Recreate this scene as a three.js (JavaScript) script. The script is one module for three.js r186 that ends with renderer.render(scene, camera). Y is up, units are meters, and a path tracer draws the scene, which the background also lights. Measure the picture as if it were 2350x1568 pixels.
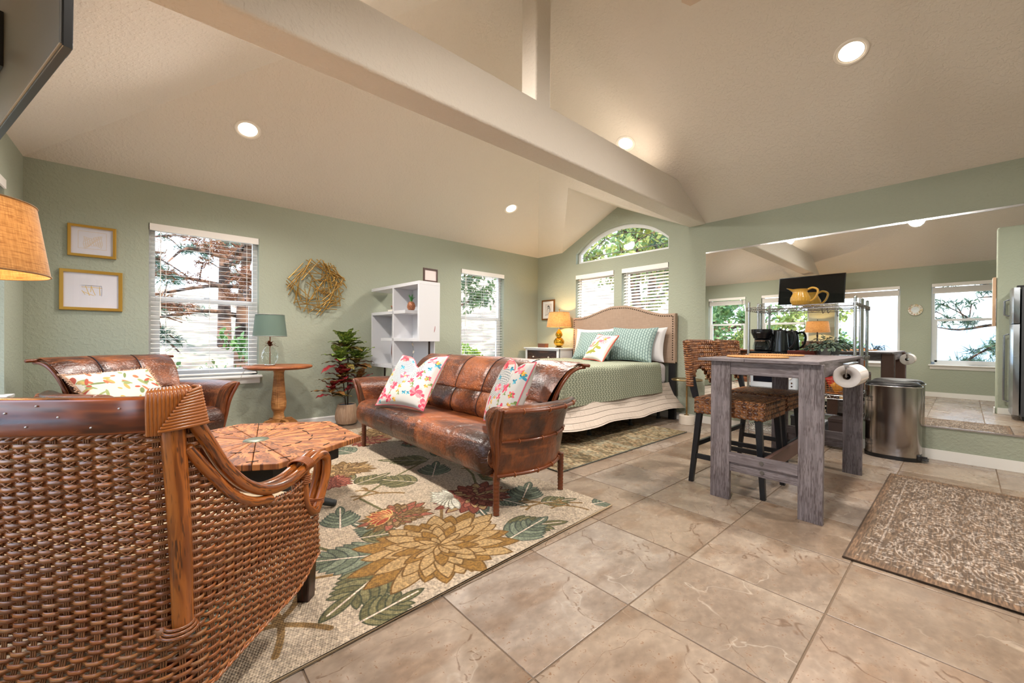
import * as THREE from 'three';
import { RoundedBoxGeometry } from 'three/addons/geometries/RoundedBoxGeometry.js';
import { mergeGeometries, mergeVertices, toCreasedNormals } from 'three/addons/utils/BufferGeometryUtils.js';
import { RectAreaLightUniformsLib } from 'three/addons/lights/RectAreaLightUniformsLib.js';

// ---------------------------------------------------------------- camera, sky, sun, exposure
const scene = new THREE.Scene();
const V = (x, y, z) => new THREE.Vector3(x, y, z);
const PI = Math.PI, rad = (d) => (d * PI) / 180;
const FOCAL = 922, YAW = rad(41.55), PITCH = rad(-0.26), ROLL = rad(0.39);
const camera = new THREE.PerspectiveCamera((2 * Math.atan(784 / FOCAL) * 180) / PI, 2350 / 1568, 0.05, 400);
camera.position.set(0, 1.01, 0);
{
  const f = V(Math.sin(YAW) * Math.cos(PITCH), Math.sin(PITCH), -Math.cos(YAW) * Math.cos(PITCH));
  const r0 = V(Math.cos(YAW), 0, Math.sin(YAW)), u0 = new THREE.Vector3().crossVectors(r0, f);
  const r = r0.clone().multiplyScalar(Math.cos(ROLL)).addScaledVector(u0, Math.sin(ROLL));
  const u = r0.clone().multiplyScalar(-Math.sin(ROLL)).addScaledVector(u0, Math.cos(ROLL));
  camera.quaternion.setFromRotationMatrix(new THREE.Matrix4().makeBasis(r, u, f.clone().negate()));
}
const renderer = new THREE.WebGLRenderer({ antialias: true });
renderer.toneMapping = THREE.LinearToneMapping;
renderer.toneMappingExposure = 1.0;
renderer.shadowMap.enabled = true;
RectAreaLightUniformsLib.init();

{ // even, slightly hazy daylight sky: pale near the horizon, bluer overhead
  const W = 64, H = 128, d = new Float32Array(W * H * 4);
  for (let j = 0; j < H; j++) for (let i = 0; i < W; i++) {
    const up = Math.max(0, Math.sin(((j + 0.5) / H - 0.5) * PI)), k = Math.pow(up, 0.55), o = (j * W + i) * 4;
    d[o] = 1.02 - 0.45 * k; d[o + 1] = 1.08 - 0.3 * k; d[o + 2] = 1.14 + 0.02 * k; d[o + 3] = 1;
  }
  const t = new THREE.DataTexture(d, W, H, THREE.RGBAFormat, THREE.FloatType);
  t.mapping = THREE.EquirectangularReflectionMapping; t.magFilter = THREE.LinearFilter; t.needsUpdate = true;
  scene.background = t; scene.backgroundIntensity = 5.2;
}
const sun = new THREE.DirectionalLight(0xfff0dc, 4.2);
sun.position.set(6, 16, 11); sun.castShadow = true; sun.shadow.radius = 1.2; sun.shadow.mapSize.set(2048, 2048);
Object.assign(sun.shadow.camera, { left: -16, right: 16, top: 16, bottom: -16, near: 1, far: 60 });
scene.add(sun, sun.target);
const DOWNLIGHT = 23, BED_LAMP = 1.2, FLOOR_LAMP = 1.0;      // brightness of the room's lamps, seen and unseen

// ---------------------------------------------------------------- helpers
function mulberry(a) { return () => { a |= 0; a = (a + 0x6d2b79f5) | 0; let t = Math.imul(a ^ (a >>> 15), 1 | a); t = (t + Math.imul(t ^ (t >>> 7), 61 | t)) ^ t; return ((t ^ (t >>> 14)) >>> 0) / 4294967296; }; }
const clamp = (x, a = 0, b = 1) => Math.min(b, Math.max(a, x)), lerp = (a, b, t) => a + (b - a) * t;
const sstep = (a, b, x) => { const t = clamp((x - a) / (b - a)); return t * t * (3 - 2 * t); };
const hash = (x, y, s) => { let h = Math.imul(x, 374761393) + Math.imul(y, 668265263) + Math.imul(s, 974634777); h = Math.imul(h ^ (h >>> 13), 1274126177); return ((h ^ (h >>> 16)) >>> 0) / 4294967296; };
function vnoise(x, y, px, py, s) {              // value noise that repeats every px, py cells
  const xi = Math.floor(x), yi = Math.floor(y), fx = x - xi, fy = y - yi, u = fx * fx * (3 - 2 * fx), v = fy * fy * (3 - 2 * fy);
  const m = (a, n) => ((a % n) + n) % n, x0 = m(xi, px), x1 = m(xi + 1, px), y0 = m(yi, py), y1 = m(yi + 1, py);
  return lerp(lerp(hash(x0, y0, s), hash(x1, y0, s), u), lerp(hash(x0, y1, s), hash(x1, y1, s), u), v);
}
function fbm(x, y, px, py, s, oct = 4, g = 0.5) { let a = 1, t = 0, n = 0; for (let i = 0; i < oct; i++) { t += a * vnoise(x, y, px, py, s + i * 17); n += a; a *= g; x *= 2; y *= 2; px *= 2; py *= 2; } return t / n; }
function tex(w, h, fn, { srgb = true, sx = 1, sy = 1 } = {}) {   // fn(u, v) in 0..1 -> [r, g, b] or one number, 0..255
  const d = new Uint8Array(w * h * 4);
  for (let j = 0; j < h; j++) for (let i = 0; i < w; i++) {
    const c = fn((i + 0.5) / w, (j + 0.5) / h), o = (j * w + i) * 4;
    if (typeof c === 'number') d[o] = d[o + 1] = d[o + 2] = clamp(c, 0, 255); else { d[o] = clamp(c[0], 0, 255); d[o + 1] = clamp(c[1], 0, 255); d[o + 2] = clamp(c[2], 0, 255); }
    d[o + 3] = 255;
  }
  const t = new THREE.DataTexture(d, w, h, THREE.RGBAFormat);
  t.wrapS = t.wrapT = THREE.RepeatWrapping; t.magFilter = THREE.LinearFilter; t.minFilter = THREE.LinearMipmapLinearFilter; t.generateMipmaps = true;
  if (srgb) t.colorSpace = THREE.SRGBColorSpace;
  t.repeat.set(sx, sy); t.needsUpdate = true; return t;
}
function paint(w, h, draw) {                      // a canvas drawn with draw(ctx, w, h)
  const c = document.createElement('canvas'); c.width = w; c.height = h; draw(c.getContext('2d'), w, h);
  const t = new THREE.CanvasTexture(c); t.colorSpace = THREE.SRGBColorSpace; t.wrapS = t.wrapT = THREE.RepeatWrapping; t.magFilter = THREE.LinearFilter; return t;
}
const mixc = (a, b, t) => [lerp(a[0], b[0], t), lerp(a[1], b[1], t), lerp(a[2], b[2], t)];
const rgb = (r, g, b) => new THREE.Color().setRGB(r / 255, g / 255, b / 255, THREE.SRGBColorSpace);
function mat(color, roughness = 0.7, o = {}) { return new THREE.MeshPhysicalMaterial({ color: Array.isArray(color) ? rgb(...color) : color, roughness, side: THREE.DoubleSide, ...o }); }

const used = new Map();
function numbered(n) { const k = used.get(n) || 0; used.set(n, k + 1); return k ? n + '_' + String(k).padStart(3, '0') : n; }
function shadows(m) { m.castShadow = m.receiveShadow = true; return m; }
function thing(name, label, category, [x, y, z] = [0, 0, 0], turn = 0, group) {
  const o = new THREE.Group(); o.name = numbered(name); scene.add(o); o.position.set(x, y, z); o.rotation.y = turn;
  o.userData = { label, category }; if (group) o.userData.group = group; return o;
}
function part(name, geo, material, parent, label) {
  if (Array.isArray(geo)) geo = join(geo);
  const m = shadows(new THREE.Mesh(geo, material)); m.name = name; parent.add(m); if (label) m.userData.label = label; return m;
}
function solo(name, geo, material, label, category, pos = [0, 0, 0], turn = 0, group) {
  const m = part(numbered(name), geo, material, scene); m.position.set(...pos); m.rotation.y = turn; m.userData = { label, category }; if (group) m.userData.group = group; return m;
}
function struct(name, geo, material, parent = scene) { const m = part(parent === scene ? numbered(name) : name, geo, material, parent); if (parent === scene) m.userData.kind = 'structure'; return m; }
function structGroup(name, pos = [0, 0, 0], turn = 0) { const g = new THREE.Group(); g.name = numbered(name); g.position.set(...pos); g.rotation.y = turn; g.userData.kind = 'structure'; scene.add(g); return g; }
function copyOf(o, pos, turn, label, group) {
  const c = o.clone(); c.name = numbered(o.name.replace(/_\d{3}$/, '')); scene.add(c); if (pos) c.position.set(...pos); if (turn !== undefined) c.rotation.y = turn;
  c.userData = { ...o.userData }; if (label) c.userData.label = label; if (group) c.userData.group = group; return c;
}
function clean(g) { g = g.index ? g.toNonIndexed() : g; for (const k of Object.keys(g.attributes)) if (!['position', 'normal', 'uv'].includes(k)) g.deleteAttribute(k); if (!g.attributes.normal) g.computeVertexNormals(); if (!g.attributes.uv) g.setAttribute('uv', new THREE.BufferAttribute(new Float32Array(g.attributes.position.count * 2), 2)); return g; }
function join(list) { return mergeGeometries(list.flat(9).map(clean)); }
function put(g, x = 0, y = 0, z = 0, rx = 0, ry = 0, rz = 0) { g.applyMatrix4(new THREE.Matrix4().compose(V(x, y, z), new THREE.Quaternion().setFromEuler(new THREE.Euler(rx, ry, rz)), V(1, 1, 1))); return g; }
// uv in metres from the side each face looks to; along = the axis the grain runs along (u)
function uvm(g, s = 1, along = null, du = 0, dv = 0) {
  g = clean(g); const p = g.attributes.position, n = g.attributes.normal, uv = g.attributes.uv, c = V(0, 0, 0);
  for (let i = 0; i < p.count; i += 3) {
    c.set(0, 0, 0); for (let k = 0; k < 3; k++) c.add(V(n.getX(i + k), n.getY(i + k), n.getZ(i + k)));
    const ax = Math.abs(c.x), ay = Math.abs(c.y), az = Math.abs(c.z), m = ax >= ay && ax >= az ? 0 : ay >= az ? 1 : 2;
    for (let k = 0; k < 3; k++) {
      const q = [p.getX(i + k), p.getY(i + k), p.getZ(i + k)], rest = [0, 1, 2].filter((a) => a !== m);
      let [a, b] = m === 0 ? [2, 1] : m === 1 ? [0, 2] : [0, 1];
      if (along !== null && rest.includes(along)) { a = along; b = rest.find((r) => r !== along); }
      uv.setXY(i + k, q[a] * s + du, q[b] * s + dv);
    }
  }
  return g;
}
function bx(w, h, d, x = 0, y = 0, z = 0, r = 0, seg = 2) { const g = r ? new RoundedBoxGeometry(w, h, d, seg, Math.min(r, w / 2.01, h / 2.01, d / 2.01)) : new THREE.BoxGeometry(w, h, d); g.translate(x, y, z); return g; }
const span = (x0, x1, y0, y1, z0, z1, r = 0) => bx(Math.abs(x1 - x0), Math.abs(y1 - y0), Math.abs(z1 - z0), (x0 + x1) / 2, (y0 + y1) / 2, (z0 + z1) / 2, r);
function cyl(r0, r1, h, x = 0, y = 0, z = 0, n = 20) { const g = new THREE.CylinderGeometry(r1, r0, h, n); g.translate(x, y + h / 2, z); return g; }  // r0 at the bottom
function lathe(pts, n = 28) { return new THREE.LatheGeometry(pts.map(([r, y]) => new THREE.Vector2(Math.max(r, 1e-4), y)), n); }
// swept tube: pts smoothed, r a number or r(t); flat = [a, b] squashes the section
function tube(pts, r, { seg = 0, n = 8, closed = false, smooth = true, caps = true } = {}) {
  const vs = pts.map((p) => (p.isVector3 ? p : V(...p)));
  const c = smooth && vs.length > 2 ? new THREE.CatmullRomCurve3(vs, closed, 'centripetal') : null;
  const N = seg || (c ? vs.length * 6 : vs.length - 1), P = [];
  if (c) for (let i = 0; i <= N; i++) P.push(c.getPoint(i / N)); else { for (const v of vs) P.push(v); if (closed) P.push(vs[0].clone()); }
  const pos = [], uv = [], idx = []; let nrm = null, len = 0; const M = P.length;
  for (let i = 0; i < M; i++) {
    const t = new THREE.Vector3().subVectors(closed ? P[(i + 1) % (M - 1)] : P[Math.min(i + 1, M - 1)], closed ? P[(i - 1 + M - 1) % (M - 1)] : P[Math.max(i - 1, 0)]).normalize();
    if (!nrm) nrm = Math.abs(t.y) < 0.9 ? new THREE.Vector3().crossVectors(t, V(0, 1, 0)).normalize() : new THREE.Vector3().crossVectors(t, V(1, 0, 0)).normalize();
    nrm.addScaledVector(t, -nrm.dot(t)).normalize(); const b = new THREE.Vector3().crossVectors(t, nrm);
    if (i) len += P[i].distanceTo(P[i - 1]);
    const R = typeof r === 'function' ? r(i / (M - 1)) : r;
    for (let k = 0; k <= n; k++) { const a = (k / n) * 2 * PI, q = P[i].clone().addScaledVector(nrm, Math.cos(a) * R).addScaledVector(b, Math.sin(a) * R); pos.push(q.x, q.y, q.z); uv.push(len, (k / n) * 2 * PI * R); }
  }
  for (let i = 0; i < M - 1; i++) for (let k = 0; k < n; k++) { const a = i * (n + 1) + k, b = a + n + 1; idx.push(a, b, a + 1, b, b + 1, a + 1); }
  const g = new THREE.BufferGeometry(); g.setAttribute('position', new THREE.Float32BufferAttribute(pos, 3)); g.setAttribute('uv', new THREE.Float32BufferAttribute(uv, 2)); g.setIndex(idx); g.computeVertexNormals();
  const no = g.attributes.normal; for (let i = 0; i < M; i++) { const a = i * (n + 1), b = a + n, q = V(no.getX(a) + no.getX(b), no.getY(a) + no.getY(b), no.getZ(a) + no.getZ(b)).normalize(); no.setXYZ(a, q.x, q.y, q.z); no.setXYZ(b, q.x, q.y, q.z); }
  if (!caps || closed) return g;
  const out = [g];
  for (const [e, f] of [[0, 1], [M - 1, M - 2]]) { const R = typeof r === 'function' ? r(e ? 1 : 0) : r, s = new THREE.SphereGeometry(R, n, 4, 0, 2 * PI, 0, PI / 2); const d = new THREE.Vector3().subVectors(P[e], P[f]).normalize(); s.scale(1, 0.5, 1); s.applyQuaternion(new THREE.Quaternion().setFromUnitVectors(V(0, 1, 0), d)); s.translate(P[e].x, P[e].y, P[e].z); out.push(s); }
  return join(out);
}
// surface from fn(u, v) in 0..1 -> [x, y, z]; uv = (u * su, v * sv) or uvf(u, v)
function grid(nu, nv, fn, { su = 1, sv = 1, uvf = null, flip = false } = {}) {
  const pos = [], uv = [], idx = [];
  for (let j = 0; j <= nv; j++) for (let i = 0; i <= nu; i++) { const p = fn(i / nu, j / nv); pos.push(p[0], p[1], p[2]); const q = uvf ? uvf(i / nu, j / nv) : [(i / nu) * su, (j / nv) * sv]; uv.push(q[0], q[1]); }
  for (let j = 0; j < nv; j++) for (let i = 0; i < nu; i++) { const a = j * (nu + 1) + i, b = a + nu + 1; if (flip) idx.push(a, b, a + 1, b, b + 1, a + 1); else idx.push(a, a + 1, b, b, a + 1, b + 1); }
  const g = new THREE.BufferGeometry(); g.setAttribute('position', new THREE.Float32BufferAttribute(pos, 3)); g.setAttribute('uv', new THREE.Float32BufferAttribute(uv, 2)); g.setIndex(idx); g.computeVertexNormals(); return g;
}
// flat shape from [x, y] points, with holes, extruded to depth d along +z
function slab(pts, d, { holes = [], bevel = 0, seg = 2, curve = 12 } = {}) {
  const mk = (P) => { const s = new THREE.Shape(); P.forEach(([x, y], i) => (i ? s.lineTo(x, y) : s.moveTo(x, y))); s.closePath(); return s; };
  const s = mk(pts); for (const h of holes) s.holes.push(mk(h));
  return new THREE.ExtrudeGeometry(s, { depth: d - 2 * bevel, bevelEnabled: bevel > 0, bevelSize: bevel, bevelThickness: bevel, bevelOffset: -bevel, bevelSegments: seg, curveSegments: curve }).translate(0, 0, bevel);
}
// planar polygon of 3-D points made t thick along n (away from the room)
function plate(P, t, n) {
  const vs = P.map((p) => V(...p)), ax = vs[1].clone().sub(vs[0]).normalize(), no = V(...n).normalize(), ay = new THREE.Vector3().crossVectors(no, ax).normalize();
  const g = slab(vs.map((v) => { const d = v.clone().sub(vs[0]); return [d.dot(ax), d.dot(ay)]; }), t);
  g.applyMatrix4(new THREE.Matrix4().makeBasis(ax, ay, no).setPosition(vs[0])); return g;
}
// ---------------------------------------------------------------- the room
const XB = 5.05, ZA = -5.02, XC = -0.8, ZD = 2.9, EAVE = 2.455, SLOPE = 0.46, XR = (XB + XC) / 2, TOP = EAVE + SLOPE * (XB - XR), WT = 0.15;
const plasterBump = tex(512, 512, (u, v) => 255 * (0.65 * sstep(0.42, 0.72, fbm(u * 40, v * 40, 40, 40, 5, 3)) + 0.35 * fbm(u * 90, v * 90, 90, 90, 9, 2)), { srgb: false, sx: 1.6, sy: 1.6 });
const M = {};
M.wall = mat([162, 168, 150], 0.82, { bumpMap: plasterBump, bumpScale: 0.0016 });
M.ceiling = mat([222, 213, 200], 0.88, { bumpMap: plasterBump, bumpScale: 0.0018 });
M.trim = mat([236, 234, 228], 0.45);
M.vinyl = mat([235, 236, 236], 0.35);
M.blind = mat([240, 236, 230], 0.5);
M.glass = mat([255, 255, 255], 0.0, { transmission: 1, thickness: 0, ior: 1.5, specularIntensity: 0.7 });
M.chrome = mat([205, 207, 210], 0.18, { metalness: 1 });
M.dark = mat([22, 22, 24], 0.45);

// walls: shapes drawn as seen from inside (x along the wall), openings cut out
const rect = (x0, x1, y0, y1) => [[x0, y0], [x0, y1], [x1, y1], [x1, y0]];
const W1 = [-0.052, 0.825, 0.615, 2.07], W2 = [3.422, 4.27, 0.615, 2.07];                       // window wall: x0, x1, y0, y1
const B1 = [-4.16, -3.44, 0.9, 2.045], B2 = [-3.31, -2.597, 0.9, 2.045];                          // bed wall: z0, z1
const C = [[-4.49, -3.6], [-3.26, -2.32], [-1.86, -0.85], [-0.43, 0.52]].map(([a, b]) => [a, b, 0.6, 2.11]);
const archTop = (z0, z1, y0, ys, yt, n = 26) => { const p = [[z0, y0], [z0, ys]]; const c = (z0 + z1) / 2, a = (z1 - z0) / 2; for (let i = 1; i < n; i++) { const t = -1 + (2 * i) / n; const R = (a * a + (yt - ys) ** 2) / (2 * (yt - ys)); p.push([c + t * a, yt - R + Math.sqrt(R * R - (t * a) ** 2)]); } p.push([z1, ys], [z1, y0]); return p; };
const ARCH = [-4.16, -2.6, 2.225, 2.385, 2.7];
struct('wall_window_side', uvm(slab(rect(XC - WT, XB + WT, -0.1, 2.62), WT, { holes: [rect(...W1), rect(...W2)] }).translate(0, 0, ZA - WT)), M.wall);
struct('wall_bed_side', uvm(slab(rect(ZA - WT, ZD + WT, -0.1, 3.05), WT, { holes: [rect(...B1), rect(...B2), archTop(...ARCH)] }).rotateY(-PI / 2).translate(XB + WT, 0, 0)), M.wall);
struct('wall_view_side', uvm(slab(rect(ZA - WT, ZD + WT, -0.1, 2.62), WT, { holes: C.map((c) => rect(...c)) }).rotateY(-PI / 2).translate(XC, 0, 0)), M.wall);
struct('wall_back', uvm(slab([[XC - WT, -0.1], [XC - WT, 2.6], [XR, TOP + 0.1], [XB + WT, 2.6], [XB + WT, -0.1]], WT).translate(0, 0, ZD)), M.wall);

// vaulted ceiling: hip over the window wall, two long slopes, a small gable over the bed window
const ck = structGroup('ceiling');
const cpart = (n, P, N) => struct(n, uvm(plate(P, 0.1, N)), M.ceiling, ck);
const e = 0.0, APEX = [XR, TOP, ZA + (XB - XR)], DR = [3.95, 2.96, -3.39], g0 = [XB, EAVE, -4.452], g1 = [XB, EAVE, -2.33];
cpart('hip_slope', [[XC, EAVE, ZA], [XB, EAVE, ZA], APEX], [0, 1, -SLOPE]);
cpart('long_slope', [[XC, EAVE, ZA], APEX, [XR, TOP, ZD], [XC, EAVE, ZD]], [-SLOPE, 1, 0]);
cpart('long_slope', [[XB, EAVE, ZA], g0, DR, g1, [XB, EAVE, ZD], [XR, TOP, ZD], APEX], [SLOPE, 1, 0]);
cpart('gable_slope', [g0, [XB, 2.96, -3.39], DR], [0, 1, -0.476]);
cpart('gable_slope', [g1, [XB, 2.96, -3.39], DR], [0, 1, 0.476]);
cpart('roof_deck', [[XC - 0.6, 2.68, ZA - 0.6], [XB + 0.6, 2.68, ZA - 0.6], [XB + 0.6, 2.68, ZA - 0.45], [XC - 0.6, 2.68, ZA - 0.45]], [0, 1, 0]);
// tie beam and king post, round-edged plaster boxes
struct('beam', uvm(span(XC - 0.05, XB + 0.05, 2.448, 2.80, -2.34, -2.125, 0.02)), M.ceiling);
struct('king_post', uvm(span(2.105, 2.268, 2.72, TOP + 0.02, -2.29, -2.126, 0.018)), M.ceiling);

// floor: large travertine tiles laid on grout
const tileTex = tex(1536, 1536, (u, v) => {
  const w = fbm(u * 6, v * 6, 6, 6, 40, 4), q = fbm(u * 5 + w * 1.6, v * 8 + w * 1.2, 5, 8, 3, 5), f = fbm(u * 60, v * 90, 60, 90, 8, 3);
  let c = mixc([138, 122, 108], [166, 152, 138], sstep(0.3, 0.7, q));
  c = mixc(c, [132, 108, 88], 0.5 * sstep(0.56, 0.75, fbm(u * 9 + 3, v * 14, 9, 14, 71, 4)));
  const r = Math.abs(fbm(u * 4 + w, v * 5 - w, 4, 5, 23, 5) - 0.5), r2 = Math.abs(fbm(u * 7 - w, v * 3 + w, 7, 3, 57, 5) - 0.52);
  c = mixc(c, [98, 76, 60], 0.75 * (1 - sstep(0.0, 0.008, r)) * sstep(0.4, 0.62, f + 0.1)); c = mixc(c, [186, 176, 164], 0.7 * (1 - sstep(0, 0.012, r2)) * sstep(0.42, 0.6, w));
  const pit = sstep(0.74, 0.8, fbm(u * 300, v * 240, 300, 240, 91, 2)) * sstep(0.45, 0.6, f); c = mixc(c, [120, 86, 62], 0.7 * pit);
  return mixc(c, [f * 255, f * 235, f * 210], 0.12);
});
const tileRough = tex(256, 256, (u, v) => 90 + 70 * fbm(u * 12, v * 12, 12, 12, 4, 4), { srgb: false });
M.grout = mat([112, 94, 76], 0.95);
const floor = structGroup('floor');
struct('grout', span(XC - WT, XB + WT, -0.1, -0.003, ZA - WT, ZD + WT), M.grout, floor);
{
  const S = 0.5085, X0 = 0.845, Z0 = -0.846, R = mulberry(11), tints = [[255, 252, 246], [246, 236, 226], [255, 255, 255], [240, 232, 222]].map((c) => mat(c, 0.6, { map: tileTex, roughnessMap: tileRough }));
  const variants = [];
  for (let k = 0; k < 10; k++) { const g = uvm(bx(S - 0.0055, 0.012, S - 0.0055, 0, -0.006, 0, 0.0025, 1), 0.62, k % 4 === 3 ? 0 : null, R() * 5, R() * 5); variants.push(g); }
  for (let i = -4; X0 + i * S < XB; i++) for (let j = -9; Z0 + j * S < ZD; j++) {
    const x0 = Math.max(X0 + i * S, XC), x1 = Math.min(X0 + (i + 1) * S, XB), z0 = Math.max(Z0 + j * S, ZA), z1 = Math.min(Z0 + (j + 1) * S, ZD);
    if (x1 - x0 < 0.02 || z1 - z0 < 0.02) continue;
    const m = struct('tile', variants[Math.floor(R() * variants.length)], tints[Math.floor(R() * 4)], floor);
    m.position.set((x0 + x1) / 2, (R() - 0.5) * 0.0006, (z0 + z1) / 2); m.scale.set((x1 - x0) / S, 1, (z1 - z0) / S);
  }
}
// baseboards with a small top bevel
const baseProfile = (L) => slab([[0, 0], [0, 0.075], [0.006, 0.087], [0.013, 0.087], [0.013, 0]], L);
struct('baseboard_window_side', baseProfile(XB - XC).rotateY(PI / 2).translate(XC, 0, ZA + 0.013), M.trim);
struct('baseboard_bed_side', baseProfile(ZD - ZA).rotateY(PI).translate(XB, 0, ZD).scale(1, 1, 1), M.trim);
struct('baseboard_view_side', baseProfile(ZD - ZA).translate(XC, 0, ZA), M.trim);
struct('baseboard_back', baseProfile(XB - XC).rotateY(-PI / 2).translate(XB, 0, ZD - 0.013), M.trim);

// windows: local x along the wall, z into the room, wall face at z = 0
function windowUnit(w, h, pos, turn, { meeting = 0.5, sill = true } = {}) {
  const g = structGroup('window', pos, turn), z = -0.125, f = 0.045;
  g.name = 'window_' + (windowUnit.n = (windowUnit.n || 0) + 1);
  struct('frame', [span(-w / 2, -w / 2 + f, 0, h, z - 0.02, z + 0.03), span(w / 2 - f, w / 2, 0, h, z - 0.02, z + 0.03), span(-w / 2, w / 2, 0, f, z - 0.02, z + 0.03), span(-w / 2, w / 2, h - f, h, z - 0.02, z + 0.03)], M.vinyl, g);
  const mid = h * meeting;
  if (meeting) {
    struct('meeting_rail', span(-w / 2 + f, w / 2 - f, mid - 0.022, mid + 0.022, z - 0.01, z + 0.03, 0.004), M.vinyl, g);
    const s = 0.035; struct('lower_sash', [span(-w / 2 + f, -w / 2 + f + s, f, mid, z, z + 0.028), span(w / 2 - f - s, w / 2 - f, f, mid, z, z + 0.028), span(-w / 2 + f, w / 2 - f, f, f + s, z, z + 0.028)], M.vinyl, g);
    struct('pane', new THREE.PlaneGeometry(w - 2 * f, h - mid - f).translate(0, (h + mid - f) / 2, z - 0.005), M.glass, g);
    struct('pane', new THREE.PlaneGeometry(w - 2 * f - 0.06, mid - f).translate(0, (mid + f) / 2, z + 0.012), M.glass, g);
    struct('sash_lock', bx(0.05, 0.012, 0.02, 0.0, mid + 0.03, z + 0.02, 0.004), M.vinyl, g);
  } else struct('pane', new THREE.PlaneGeometry(w - 2 * f, h - 2 * f).translate(0, h / 2, z), M.glass, g);
  if (sill) { struct('sill', [span(-w / 2 - 0.03, w / 2 + 0.03, -0.024, 0, -0.1, 0.045, 0.006)], M.trim, g); struct('apron', slab([[0, -0.075], [-0.008, -0.085], [-0.014, -0.024], [0, -0.024]], w + 0.02).rotateY(PI / 2).translate(-w / 2 - 0.01, 0, 0), M.trim, g); }
  return g;
}
const onA = (w) => [[(w[0] + w[1]) / 2, w[2], ZA], 0], onB = (w) => [[XB, w[2], (w[0] + w[1]) / 2], -PI / 2], onC = (w) => [[XC, w[2], (w[0] + w[1]) / 2], PI / 2];
windowUnit(W1[1] - W1[0], W1[3] - W1[2], ...onA(W1), { meeting: 0.525 });
windowUnit(W2[1] - W2[0], W2[3] - W2[2], ...onA(W2), { meeting: 0.5 });
windowUnit(B1[1] - B1[0], B1[3] - B1[2], ...onB(B1), { meeting: 0.3, sill: false });
windowUnit(B2[1] - B2[0], B2[3] - B2[2], ...onB(B2), { meeting: 0.3, sill: false });
C.forEach((c, i) => windowUnit(c[1] - c[0], c[3] - c[2], ...onC(c), { meeting: i === 2 ? 0 : 0.55 }));
{ // arched transom with slim muntins
  const g = structGroup('window', [XB + 0.125, 0, 0], 0); g.name = 'window_9';
  const [z0, z1, y0, ys, yt] = ARCH, inner = archTop(z0 + 0.045, z1 - 0.045, y0 + 0.04, ys - 0.005, yt - 0.045), toW = (G) => G.rotateY(-PI / 2);
  struct('frame', toW(slab(archTop(...ARCH), 0.05, { holes: [inner] })), M.vinyl, g);
  struct('pane', toW(new THREE.ShapeGeometry(new THREE.Shape(inner.map(([a, b]) => new THREE.Vector2(a, b)))).translate(0, 0, 0.02)), M.glass, g);
  M.muntin = mat([120, 118, 112], 0.5);
  const mz = -0.03, pts = archTop(z0 + 0.13, z1 - 0.13, y0 + 0.095, y0 + 0.1, yt - 0.11, 20).slice(1, -1).map(([a, b]) => [mz, b, a]);
  struct('muntin', [tube(pts, 0.006, { n: 6 }), tube([[mz, y0 + 0.1, z0 + 0.05], [mz, y0 + 0.1, z1 - 0.05]], 0.006, { n: 6 }), tube([[mz, y0 + 0.04, z0 + 0.13], [mz, y0 + 0.11, z0 + 0.13]], 0.006, { n: 6 }), tube([[mz, y0 + 0.04, z1 - 0.13], [mz, y0 + 0.11, z1 - 0.13]], 0.006, { n: 6 }), tube([[mz, yt - 0.11, (z0 + z1) / 2], [mz, yt - 0.05, (z0 + z1) / 2]], 0.006, { n: 6 })], M.muntin, g);
}
// white slat blinds
function blind(label, w, h, pos, turn, { drop = h, tilt = 0.12, pitch = 0.0435, side = -1, group } = {}) {
  const t = thing('window_blind', label, 'blind', pos, turn, group), z = -0.045;
  const lowered = drop > 0.4;
  part('valance', slab([[0, -0.062], [0.012, -0.062], [0.012, -0.012], [0.018, -0.006], [0.018, 0], [0, 0]], w - 0.012).rotateY(PI / 2).translate(-w / 2 + 0.006, h - 0.002, z + 0.055).applyMatrix4(new THREE.Matrix4()), M.blind, t);
  part('head_rail', span(-w / 2 + 0.01, w / 2 - 0.01, h - 0.05, h - 0.004, z - 0.02, z + 0.03), M.blind, t);
  const s = lowered ? grid(1, 4, (u, v) => [(u - 0.5) * (w - 0.03), 0.0025 * Math.cos((v - 0.5) * PI), (0.5 - v) * 0.048]) : bx(w - 0.03, 0.0026, 0.048);
  const n = lowered ? Math.floor((drop - 0.1) / pitch) : 26, dy = lowered ? pitch : 0.0037;
  for (let i = 0; i < n; i++) { const m = part('slat', s, M.blind, t); m.position.set(0, h - 0.075 - i * dy, z); m.rotation.x = lowered ? tilt : 0; }
  const yb = h - 0.08 - n * dy;
  part('bottom_rail', bx(w - 0.03, 0.014, 0.05, 0, yb, z, 0.004), M.blind, t);
  if (lowered) for (const k of [-0.36, 0.02, 0.38]) part('ladder_cord', [tube([[k * w, h - 0.06, z + 0.024], [k * w, yb, z + 0.024]], 0.0012, { n: 5, caps: false }), tube([[k * w, h - 0.06, z - 0.024], [k * w, yb, z - 0.024]], 0.0012, { n: 5, caps: false })], M.blind, t);
  const wl = lowered ? Math.min(0.68, drop * 0.5) : 0.75, xw = side * (w / 2 - 0.085);
  part('wand', [tube([[xw, h - 0.06, z + 0.045], [xw - 0.004, h - 0.06 - wl, z + 0.05]], 0.004, { n: 6 }), cyl(0.0075, 0.005, 0.12, xw - 0.004, h - 0.18 - wl, z + 0.05, 8)], lowered ? M.blind : M.dark, t);
  return t;
}
const inB = (s) => s;
blind('lowered white slat blind in the wide window beside the two framed prints', W1[1] - W1[0], W1[3] - W1[2], ...onA(W1), { tilt: 0.1 });
blind('lowered white slat blind in the narrow window between bookshelf and bed corner', W2[1] - W2[0], W2[3] - W2[2], ...onA(W2), { tilt: 0.06 });
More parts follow.
